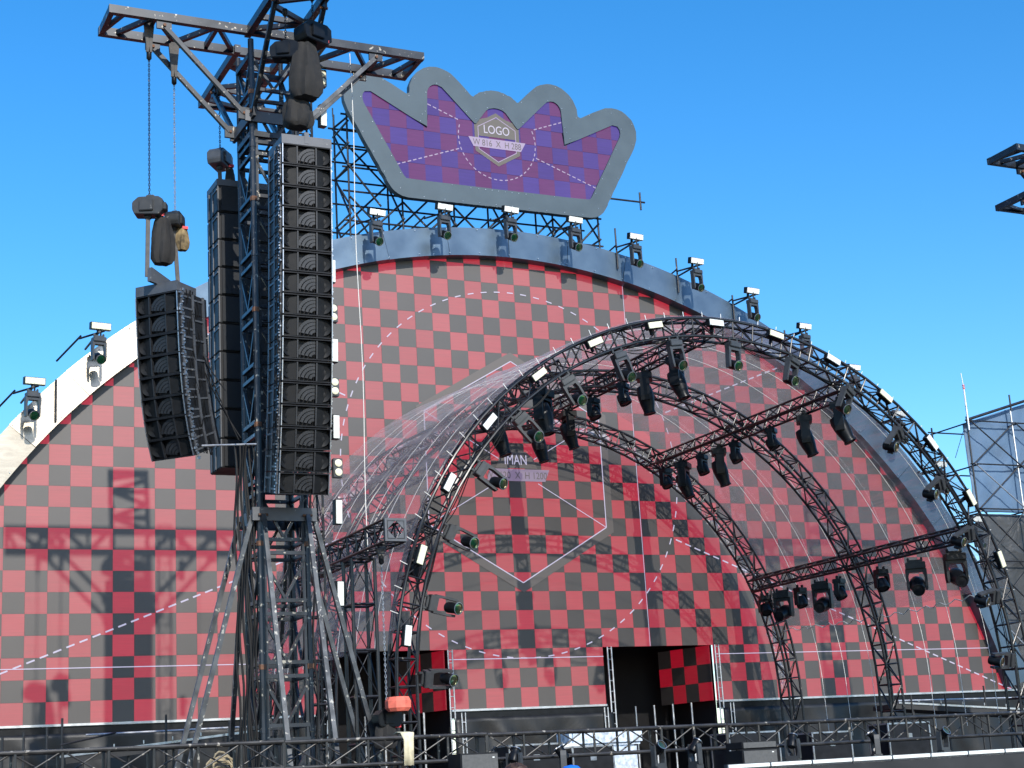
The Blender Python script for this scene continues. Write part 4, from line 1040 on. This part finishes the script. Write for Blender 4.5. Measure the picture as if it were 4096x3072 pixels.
# stay pole and guy cables of the short array
sp = thing('stay_pole', 'thin steel stay pole between the short array and the mast', 'pole', (-11.9, -12.45, 7.42))
bar('rod', (-12.02, -12.3, 7.42), (-11.03, -12.72, 7.40), 0.018, 'galvanised', sp); MB().box((-12.02, -12.28, 7.42), (0.10, 0.08, 0.20)).build('clamp', 'rope_tan', sp)
for k, (a, b_) in enumerate((((-12.05, -12.1, 9.9), (-11.35, -12.75, 7.45)), ((-12.0, -12.15, 9.6), (-11.55, -12.7, 8.3)), ((-11.95, -12.2, 9.2), (-11.3, -12.7, 7.5)))):
    a = Vector(a); b_ = Vector(b_); pts = [a.lerp(b_, i / 8) - Vector((0, 0, 0.12 * math.sin(math.pi * i / 8))) for i in range(9)]
    tag(MB().tube(pts, 0.011, 5).build('speaker_cable', 'cabinet_dark', None, True), f'black cable slung from the short array to the mast, {ORD[k]} of three', 'cable', 'cables between short array and mast')
for k, x in enumerate((-11.36, -11.31, -11.26, -11.21, -11.16, -11.11, -11.06, -10.1)):
    tag(MB().tube([(x + 0.03 * math.sin(i * 0.9 + k), -12.55 - 0.04 * (k % 4), 7.4 - 5.6 * i / 20) for i in range(21)], 0.02, 5).build('mast_cable', 'cabinet_dark', None, True), f'black cable running down the mast below the arrays, {ORD[k]} from the left', 'cable', 'cables down the mast')

# ------------------------------------------------------------------ stage front truss line
for k, (a, b_, nm) in enumerate(((-17.0, -11.22, 'leftmost'), (-11.20, -7.9, 'second'), (-7.88, -3.42, 'third'), (-3.40, 3.6, 'rightmost'))):
    z = 2.32 - 0.02 * k
    box_truss('front_truss', f'{nm} length of worn truss along the stage front', (a, -14.2, z), (b_, -14.2, z - 0.01), 0.38, 0.62, 'worn_truss', cr=0.030, br=0.022, dk=0.6, group='trusses along the stage front')
    for x in (a + 0.3, b_ - 0.3):
        ft = thing('truss_foot', f'black stand under the {nm} front truss near x {x:.0f}', 'stand', (x, -14.2, DECK)); 
        ft['label'] = f'black stand under the {nm} front truss, {"left" if x < (a + b_) / 2 else "right"} end'
        MB().box((x, -14.2, DECK + 0.02), (0.4, 0.4, 0.03)).build('foot_plate', 'black_plastic', ft); bar('stem', (x, -14.2, DECK + 0.03), (x, -14.2, z - 0.19), 0.04, 'black_plastic', ft)
# cream cloth strap over the truss
q = MB(); pr_ = [(-14.46, 2.06), (-14.45, 2.45), (-14.40, 2.56), (-14.2, 2.58), (-14.0, 2.56)]
vs = []
for i, (yy, zz) in enumerate(pr_):
    for k in range(5): vs.append((-9.33 + 0.045 * k + 0.02 * math.sin(i * 2 + k), yy + 0.015 * math.sin(k * 2.2 + i), zz + 0.01 * math.sin(k * 3)))
fs = [(i * 5 + k, i * 5 + k + 1, i * 5 + k + 6, i * 5 + k + 5) for i in range(4) for k in range(4)]
cl = q.add(vs, fs).build('cloth_strap', 'strap_cream', None, True); md = cl.modifiers.new('s', 'SOLIDIFY'); md.thickness = 0.012
tag(cl, 'cream cloth strap draped over the front truss under the orange sling', 'strap')
q = MB(); rn = random.Random(2)
pts = [Vector((-11.85 + (0.19 + 0.05 * math.sin(k * 0.31)) * math.cos(k * 0.52), -13.2 + 0.12 * math.sin(k * 0.7), 2.0 + (0.17 + 0.05 * math.cos(k * 0.23)) * math.sin(k * 0.52) + 0.002 * k)) for k in range(120)]
tag(q.tube(pts, 0.016, 5).build('rope_coil', 'rope_tan', None, True), 'tangled tan rope coil behind the front truss below the tower', 'rope')

# front-fill loudspeakers on the deck
def fill_box(name, label, c, size, n=1):
    root = thing(name, label, 'loudspeaker', (c[0], c[1], DECK), 'loudspeakers on the stage lip')
    for k in range(n):
        zc = DECK + 0.01 + size[2] * (k + 0.5) + 0.012 * k
        bd = bevelled('cabinet', [((c[0], c[1], zc), size)], 'cabinet_black', 0.012); bd.transform(Matrix.Translation(-root.location)); link('cabinet', bd, root)
        MB().box((c[0], c[1] - size[1] / 2 - 0.006, zc), (size[0] * 0.95, 0.02, size[2] * 0.9)).build('grille', 'grille_grey', root)
        MB().box((c[0] + size[0] * 0.36, c[1] - size[1] / 2 - 0.018, zc + size[2] * 0.34), (0.035, 0.006, 0.018)).build('badge', 'white_lens', root)
fill_box('fill_speaker', 'grey-fronted loudspeaker at the stage front below the left doorway', (-8.42, -15.0, 0), (0.62, 0.5, 0.47))
fill_box('fill_speaker', 'pair of stacked grey-fronted loudspeakers at the stage front, right of centre', (-3.36, -15.0, 0), (0.68, 0.5, 0.30), 1)
fs2 = thing('fill_speaker', 'upper grey-fronted loudspeaker on top of another at the stage front', 'loudspeaker', (-3.37, -15.02, DECK + 0.33)); fs2['label'] = 'upper of the two stacked grey-fronted loudspeakers right of centre'
bd = bevelled('cabinet', [((0, 0, 0.055), (0.68, 0.5, 0.11))], 'cabinet_black', 0.01); link('cabinet', bd, fs2)
link('grille', bevelled('grille', [((0, -0.255, 0.055), (0.64, 0.02, 0.09))], 'grille_grey', 0.003), fs2)
for o in list(bpy.data.objects):
    if o.get('label') == 'pair of stacked grey-fronted loudspeakers at the stage front, right of centre': o['label'] = 'lower of the two stacked grey-fronted loudspeakers right of centre'
# moving lights standing on the deck
for k, x in enumerate((-7.6, -6.75, -5.0, -4.3, -2.35, -0.6, 0.9)):
    mover('beam', (x, -14.75, DECK + 0.0), (0, 0, -1), [(0.4, 0.3, 0.85), (-0.5, 0.2, 0.8), (0.2, -0.75, 0.5), (0.6, 0.1, 0.7)][k % 4], f'moving light standing on the stage front, {ORD[k]} from the left', 'moving lights on the stage front', 0.62)
# LED battens on the stage lip
for k in range(9):
    x = -4.25 + k * 0.80
    rt = thing('light_batten', f'white light batten on the stage lip, {ORD[k]} from the left', 'light batten', (x, -16.2, DECK), 'light battens on the stage lip')
    link('housing', bevelled('housing', [((0, 0.03, 0.05), (0.785, 0.10, 0.09))], 'bumper_grey', 0.006), rt); link('diffuser', bevelled('diffuser', [((0, -0.03, 0.058), (0.77, 0.03, 0.055))], 'white_lens', 0.004), rt)
# flight cases and wrapped gear behind the front truss
rn = random.Random(14)
for k, (x, y, w_, d_, h_) in enumerate(((-6.3, -12.6, 1.0, 0.6, 0.62), (-5.1, -12.4, 0.8, 0.6, 0.55), (-1.6, -12.2, 1.1, 0.6, 0.66), (0.3, -12.0, 0.9, 0.6, 0.6), (2.0, -12.2, 1.0, 0.6, 0.7))):
    rt = thing('flight_case', f'black flight case behind the front truss, {ORD[k]} from the left', 'flight case', (x, y, DECK), 'flight cases behind the front truss')
    link('body', bevelled('body', [((0, 0, h_ / 2 + 0.01), (w_, d_, h_))], 'cabinet_black', 0.01), rt)
    q = MB()
    for sx in (-1, 1):
        for sy in (-1, 1): q.box((sx * w_ / 2, sy * d_ / 2, h_ / 2 + 0.01), (0.03, 0.03, h_ + 0.005))
        q.box((0, sx * d_ / 2, h_), (w_, 0.03, 0.03)); q.box((sx * w_ / 2, 0, h_), (0.03, d_, 0.03))
    link('edging', q.mesh('edging', 'edge_metal'), rt); link('latch', bevelled('latch', [((0, -d_ / 2 - 0.008, h_ * 0.65), (0.12, 0.02, 0.1))], 'edge_metal', 0.004), rt)
tag(bevelled and link('wrapped_gear', bevelled('wrapped_gear', [((-4.35, -11.6, 2.42), (1.5, 0.6, 0.30)), ((-4.35, -11.6, 2.0), (1.3, 0.5, 0.58))], 'plastic_wrap', 0.05)), 'stage gear wrapped in pale clear plastic in front of the right doorway', 'wrapped gear')
tag(link('white_table', bevelled('white_table', [((-5.65, -12.1, 2.26), (1.0, 0.5, 0.12)), ((-6.05, -12.1, 1.96), (0.06, 0.4, 0.5)), ((-5.25, -12.1, 1.96), (0.06, 0.4, 0.5))], 'white_lens', 0.008)), 'bright white table behind the front truss at the stage centre', 'table')

# ------------------------------------------------------------------ below the screen: skirts, doorways, ramps
def skirt(x0, x1, y, z0, z1, label, seed):
    n = max(8, int((x1 - x0) / 0.12)); mz = 16; vs = []
    for i in range(n + 1):
        for j in range(mz + 1):
            x = x0 + (x1 - x0) * i / n; z = z0 + (z1 - z0) * j / mz
            dd = noise.noise(Vector((x * 0.9 + seed, z * 0.35, 0))) * 0.12 + noise.noise(Vector((x * 2.2 + z * 1.2, z * 0.9, seed))) * 0.07
            vs.append((x, y - 0.12 + dd * min(1, (z1 - z) * 2 + 0.15), z))
    fs = [(i * (mz + 1) + j, (i + 1) * (mz + 1) + j, (i + 1) * (mz + 1) + j + 1, i * (mz + 1) + j + 1) for i in range(n) for j in range(mz)]
    o = MB().add(vs, fs).build('stage_skirt', 'skirt_black', None, True); md = o.modifiers.new('s', 'SOLIDIFY'); md.thickness = 0.01
    tag(o, label, 'drape', 'black drapes under the video wall')
skirt(-16.6, -5.72, -0.15, DECK, ZB - 0.23, 'wrinkled black drape under the video wall left of the doorways', 1)
skirt(-2.28, 2.28, -0.15, DECK, ZB - 0.23, 'wrinkled black drape under the video wall between the doorways', 5)
skirt(5.72, 16.6, -0.15, DECK, ZB - 0.23, 'wrinkled black drape under the video wall right of the doorways', 9)
for nm, x0, x1 in (('left', -5.75, -2.25), ('right', 2.25, 5.75)):
    rm = thing('doorway_recess', f'dark recess behind the {nm} doorway of the video wall', 'doorway', ((x0 + x1) / 2, 1.5, DECK))
    MB().box(((x0 + x1) / 2, 2.9, 3.5), (3.9, 0.06, 3.6)).build('back_panel', 'interior_black', rm)
    MB().box((x0 - 0.1, 1.6, 3.5), (0.06, 2.5, 3.6)).build('side_panel', 'interior_black', rm); MB().box((x1 + 0.12, 1.6, 3.5), (0.06, 2.5, 3.6)).build('side_panel', 'interior_black', rm)
    MB().box(((x0 + x1) / 2, 1.6, 5.32), (3.9, 2.6, 0.06)).build('ceiling_panel', 'interior_black', rm)
    rw = thing('return_screen', f'narrow chequered video panel set back inside the {nm} doorway', 'video screen', (x1 - 0.06, 0.12, ZB), 'return screens in the doorways', Matrix.Rotation(rad(104), 3, 'Z'))
    for i in range(4):
        for j in range(3): link('panel', MB().box((i * 0.5 + 0.25, 0.02, j * 0.5 + 0.25), (0.497, 0.04, 0.497)).mesh('panel', 'led_return_shaded'), rw)
    for k, xx in enumerate((x0 + 0.06, x1 - 0.06)):
        pt = thing('ladder_post', f'bright aluminium ladder post at the {"left" if k == 0 else "right"} side of the {nm} doorway', 'post', (xx, -0.25, DECK))
        for s in (-0.06, 0.06): bar('rail', (xx + s, -0.25, DECK), (xx + s, -0.25, 5.08), 0.022, 'galvanised', pt)
        for i in range(12): bar('rung', (xx - 0.06, -0.25, DECK + 0.25 + i * 0.28), (xx + 0.06, -0.25, DECK + 0.25 + i * 0.28), 0.012, 'galvanised', pt)
    for k in range(4):
        pp = bar('scaffold_post', (x1 - 0.5 - 0.42 * k, 0.6 + 0.3 * k, DECK), (x1 - 0.5 - 0.42 * k, 0.6 + 0.3 * k, ZB - 0.02), 0.03, 'galvanised', None)
        tag(pp, f'steel post under the return screen of the {nm} doorway, {ORD[k]} from the right', 'post', 'posts in the doorways')
# second bright ladder legs under the wall
for k, xx in enumerate((-2.05, 2.05, 5.98)):
    pt = thing('ladder_post', f'short aluminium ladder leg under the video wall, {ORD[k]} from the left', 'post', (xx, -0.32, DECK))
    for s in (-0.05, 0.05): bar('rail', (xx + s, -0.32, DECK), (xx + s, -0.32, ZB - 0.1), 0.018, 'galvanised', pt)
    for i in range(4): bar('rung', (xx - 0.05, -0.32, DECK + 0.3 + i * 0.42), (xx + 0.05, -0.32, DECK + 0.3 + i * 0.42), 0.014, 'galvanised', pt)
def ramp_at(s, nm):
    rt = thing('stage_ramp', f'dark ramp with handrail rising in front of the {nm} end of the video wall', 'ramp', (s * 10.5, -4.2, DECK))
    A = Vector((s * 12.9, -4.9, 2.62)); B = Vector((s * 8.2, -4.0, 3.05))
    q = MB(); q.beam(A, B, 1.2, 0.12, Vector((0, 0, 1))); q.build('deck_board', 'deck_black', rt)
    bar('edge_strip', A + Vector((0, -0.62, 0.08)), B + Vector((0, -0.62, 0.08)), 0.022, 'edge_metal', rt, 'box')
    bar('handrail', A + Vector((0, -0.62, 0.30)), Vector((s * 11.7, -4.9, 3.14)), 0.02, 'scaffold_tube', rt)
    bar('handrail', Vector((s * 12.3, -4.95, 3.12)), Vector((s * 8.2, -4.6, 3.18)), 0.022, 'galvanised', rt)
    for k, (x, z) in enumerate(((13.9, 3.14), (13.5, 3.22), (13.06, 3.30), (12.77, 3.46), (10.71, 3.46), (9.4, 3.3), (8.3, 3.3))):
        bar('rail_post', (s * x, -5.0, DECK), (s * x, -5.0, z), 0.024, 'scaffold_tube', rt)
    for k in range(7):
        p = A.lerp(B, 0.1 + 0.13 * k) + Vector((0, -0.62, 0.12)); bar('strip_stud', p, p + Vector((0, 0, 0.07)), 0.014, 'edge_metal', rt)
    for k in range(5):
        p = A.lerp(B, 0.1 + 0.2 * k); bar('ramp_leg', (p.x, p.y - 0.5, DECK), (p.x, p.y - 0.5, p.z), 0.024, 'scaffold_tube', rt)
ramp_at(-1, 'left'); ramp_at(1, 'right')

# ------------------------------------------------------------------ side scaffold at the right
rs = thing('side_scaffold', 'tall scaffold of steel tubes with tarpaulins at the right edge', 'scaffold', (20.0, 3.5, 0))
X = [18.62, 20.62, 22.6]; 
for i, x in enumerate(X):
    for y in (3.0, 4.8):
        bar('standard', (x, y, 0), (x, y, 12.9 + (0.35 * i)), 0.032, 'scaffold_tube' if i == 0 else 'galvanised', rs)
lev = [0.5, 2.4, 4.3, 6.2, 7.95, 9.72, 11.25, 12.75]
for j, z in enumerate(lev):
    for y in (2.94, 4.86): bar('ledger', (18.5, y, z), (22.7, y, z), 0.026, 'scaffold_tube', rs)
    for x in X: bar('ledger', (x + 0.05, 2.8, z - 0.06), (x + 0.05, 5.0, z - 0.06), 0.026, 'scaffold_tube', rs)
    if j:
        for i in range(2):
            a, b_ = X[i], X[i + 1]
            bar('diagonal_brace', (a, 2.9, lev[j - 1]), (b_, 2.9, z), 0.024, 'scaffold_tube', rs); bar('diagonal_brace', (b_, 2.86, lev[j - 1]), (a, 2.86, z), 0.024, 'scaffold_tube' if (i + j) % 3 else 'galvanised', rs)
bar('top_rail', (18.62, 2.95, 12.78), (22.6, 2.95, 13.95), 0.05, 'scaffold_tube', rs)
def sheet(x0, x1, y, zf0, zf1, mat, label, nm='tarpaulin'):
    n, mm = 30, 40; vs = []
    for i in range(n + 1):
        for j in range(mm + 1):
            x = x0 + (x1 - x0) * i / n; za, zb = zf0(x), zf1(x); z = za + (zb - za) * j / mm
            vs.append((x, y + 0.06 * noise.noise(Vector((x * 1.2, z * 0.8, 3))) + 0.03 * noise.noise(Vector((x * 3, z * 2, 1))), z))
    fs = [(i * (mm + 1) + j, (i + 1) * (mm + 1) + j, (i + 1) * (mm + 1) + j + 1, i * (mm + 1) + j + 1) for i in range(n) for j in range(mm)]
    o = MB().add(vs, fs).build(nm, mat, None, True); md = o.modifiers.new('s', 'SOLIDIFY'); md.thickness = 0.008
    tag(o, label, 'tarpaulin', 'tarpaulins on the right scaffold')
sheet(18.66, 22.6, 3.25, lambda x: 9.66, lambda x: 12.7 + (x - 18.62) * 0.29, 'tarp_blue', 'smooth blue-grey tarpaulin on the upper half of the right scaffold')
sheet(18.66, 22.6, 3.27, lambda x: 1.2, lambda x: 9.6, 'tarp_grey', 'wrinkled dark grey tarpaulin on the lower half of the right scaffold')
an = thing('lightning_rod', 'red and white pole standing up from the right scaffold', 'pole', (18.62, 3.0, 12.75))
bar('lower_pole', (18.60, 2.92, 12.4), (18.60, 2.92, 13.35), 0.034, 'galvanised', an); bar('middle_pole', (18.60, 2.92, 13.3), (18.60, 2.92, 14.0), 0.028, 'red_white', an)
for z in (13.84, 13.9, 13.96): bar('red_band', (18.60, 2.92, z), (18.60, 2.92, z + 0.03), 0.042, 'signal_red', an)
bar('tip', (18.60, 2.92, 13.9), (18.56, 2.92, 14.4), 0.014, 'red_white', an)
bar('stub_pole', (20.62, 2.95, 13.2), (20.62, 2.95, 13.75), 0.03, 'scaffold_tube', an)
tag(MB().tube([(18.6, 3.0, 12.72), (17.9, 2.6, 12.0), (17.2, 2.2, 11.25)], 0.011, 5).build('guy_line', 'scaffold_tube', None, True), 'thin dark guy line slanting down from the right scaffold top', 'cable')

# ------------------------------------------------------------------ two people in front of the stage
def person(x, y, h, rot, label, headgear):
    root = thing('person', label, 'person', (x, y, 0.0), None, Matrix.Rotation(rot, 3, 'Z')); root.scale = (h / 1.75,) * 3
    V = [((0, 0, 0.95), .14), ((0, 0, 1.15), .145), ((0, 0.01, 1.38), .155), ((0, 0, 1.5), .06), ((0, -0.01, 1.57), .075), ((0, -0.015, 1.65), .085), ((0, 0, 1.70), .06)]
    E_ = [(0, 1), (1, 2), (2, 3), (3, 4), (4, 5), (5, 6)]
    for s in (-1, 1):
        b0 = len(V)
        V += [((s * 0.17, 0, 1.42), .062), ((s * 0.24, 0.02, 1.15), .048), ((s * 0.25, -0.06, 0.92), .036), ((s * 0.25, -0.09, 0.83), .03)]
        E_ += [(2, b0), (b0, b0 + 1), (b0 + 1, b0 + 2), (b0 + 2, b0 + 3)]
        for j, (dx, l_) in enumerate(((-.025, .07), (-.008, .09), (.01, .085), (.025, .065), (-.035, .045))):
            c0 = len(V); V += [((s * 0.25 + dx, -0.10 - (0.03 if j == 4 else 0), 0.78 - l_ * 0.4), .010), ((s * 0.25 + dx, -0.11 - (0.03 if j == 4 else 0), 0.78 - l_), .008)]
            E_ += [(b0 + 3, c0), (c0, c0 + 1)]
        b1 = len(V)
        V += [((s * 0.1, 0, 0.88), .095), ((s * 0.11, -0.01, 0.5), .062), ((s * 0.11, 0.01, 0.1), .042), ((s * 0.12, -0.13, 0.045), .04)]
        E_ += [(0, b1), (b1, b1 + 1), (b1 + 1, b1 + 2), (b1 + 2, b1 + 3)]
    me = bpy.data.meshes.new('body'); me.from_pydata([v for v, r_ in V], E_, []); ob = link('body', me, root)
    sk = ob.modifiers.new('skin', 'SKIN'); ss = ob.modifiers.new('sub', 'SUBSURF'); ss.levels = ss.render_levels = 2
    for i, (v, r_) in enumerate(V): me.skin_vertices[0].data[i].radius = (r_, r_)
    me.skin_vertices[0].data[0].use_root = True
    dg = bpy.context.evaluated_depsgraph_get(); m2 = bpy.data.meshes.new_from_object(ob.evaluated_get(dg)); ob.modifiers.clear(); ob.data = m2
    m2.materials.clear()
    for k in ('skin', 'shirt_grey', 'jeans'): m2.materials.append(MATS[k])
    for p in m2.polygons:
        z = p.center.z; p.material_index = 2 if z < 0.93 and abs(p.center.x) < 0.2 else (1 if 0.93 <= z < 1.49 and not (abs(p.center.x) > 0.2 and z < 1.1) else 0); p.use_smooth = True
    R = None
    if headgear == 'cap':
        q = MB().lathe([(0.118, 1.665), (0.12, 1.70), (0.108, 1.745), (0.075, 1.782), (0.001, 1.795)], n=18); q.box((0, -0.15, 1.672), (0.16, 0.13, 0.014)); link('cap', q.mesh('cap', 'cap_blue', True), root)
    else:
        q = MB(); vs = []; n = 22; prof = [(0.105, 1.58), (0.128, 1.63), (0.134, 1.70), (0.11, 1.76), (0.06, 1.79), (0.005, 1.80)]
        for i, (r_, z) in enumerate(prof):
            for k in range(n):
                a = 2 * math.pi * k / n; rr = r_ * (1 + 0.06 * noise.noise(Vector((math.cos(a) * 3, math.sin(a) * 3, z * 9)))); vs.append((rr * math.cos(a), rr * math.sin(a) + 0.015, z + 0.012 * math.sin(7 * a + i)))
        q.add(vs, [(i * n + k, i * n + (k + 1) % n, (i + 1) * n + (k + 1) % n, (i + 1) * n + k) for i in range(5) for k in range(n)]); link('hair', q.mesh('hair', 'hair_brown', True), root)
    q = MB()
    for s in (-1, 1): q.lathe([(0.001, -0.012), (0.012, 0), (0.001, 0.012)], (s * 0.033, -0.098, 1.645), None, 8); 
    link('eye', q.mesh('eye', 'white_lens', True), root)
    link('nose', MB().lathe([(0.002, -0.03), (0.016, -0.02), (0.008, 0.02)], (0, -0.108, 1.625), None, 8).mesh('nose', 'skin', True), root)
person(-11.06, -22.0, 1.855, rad(180), 'person with tousled brown hair at the bottom edge', 'hair')
person(-10.39, -22.0, 1.815, rad(170), 'person in a bright blue cap at the bottom edge', 'cap')
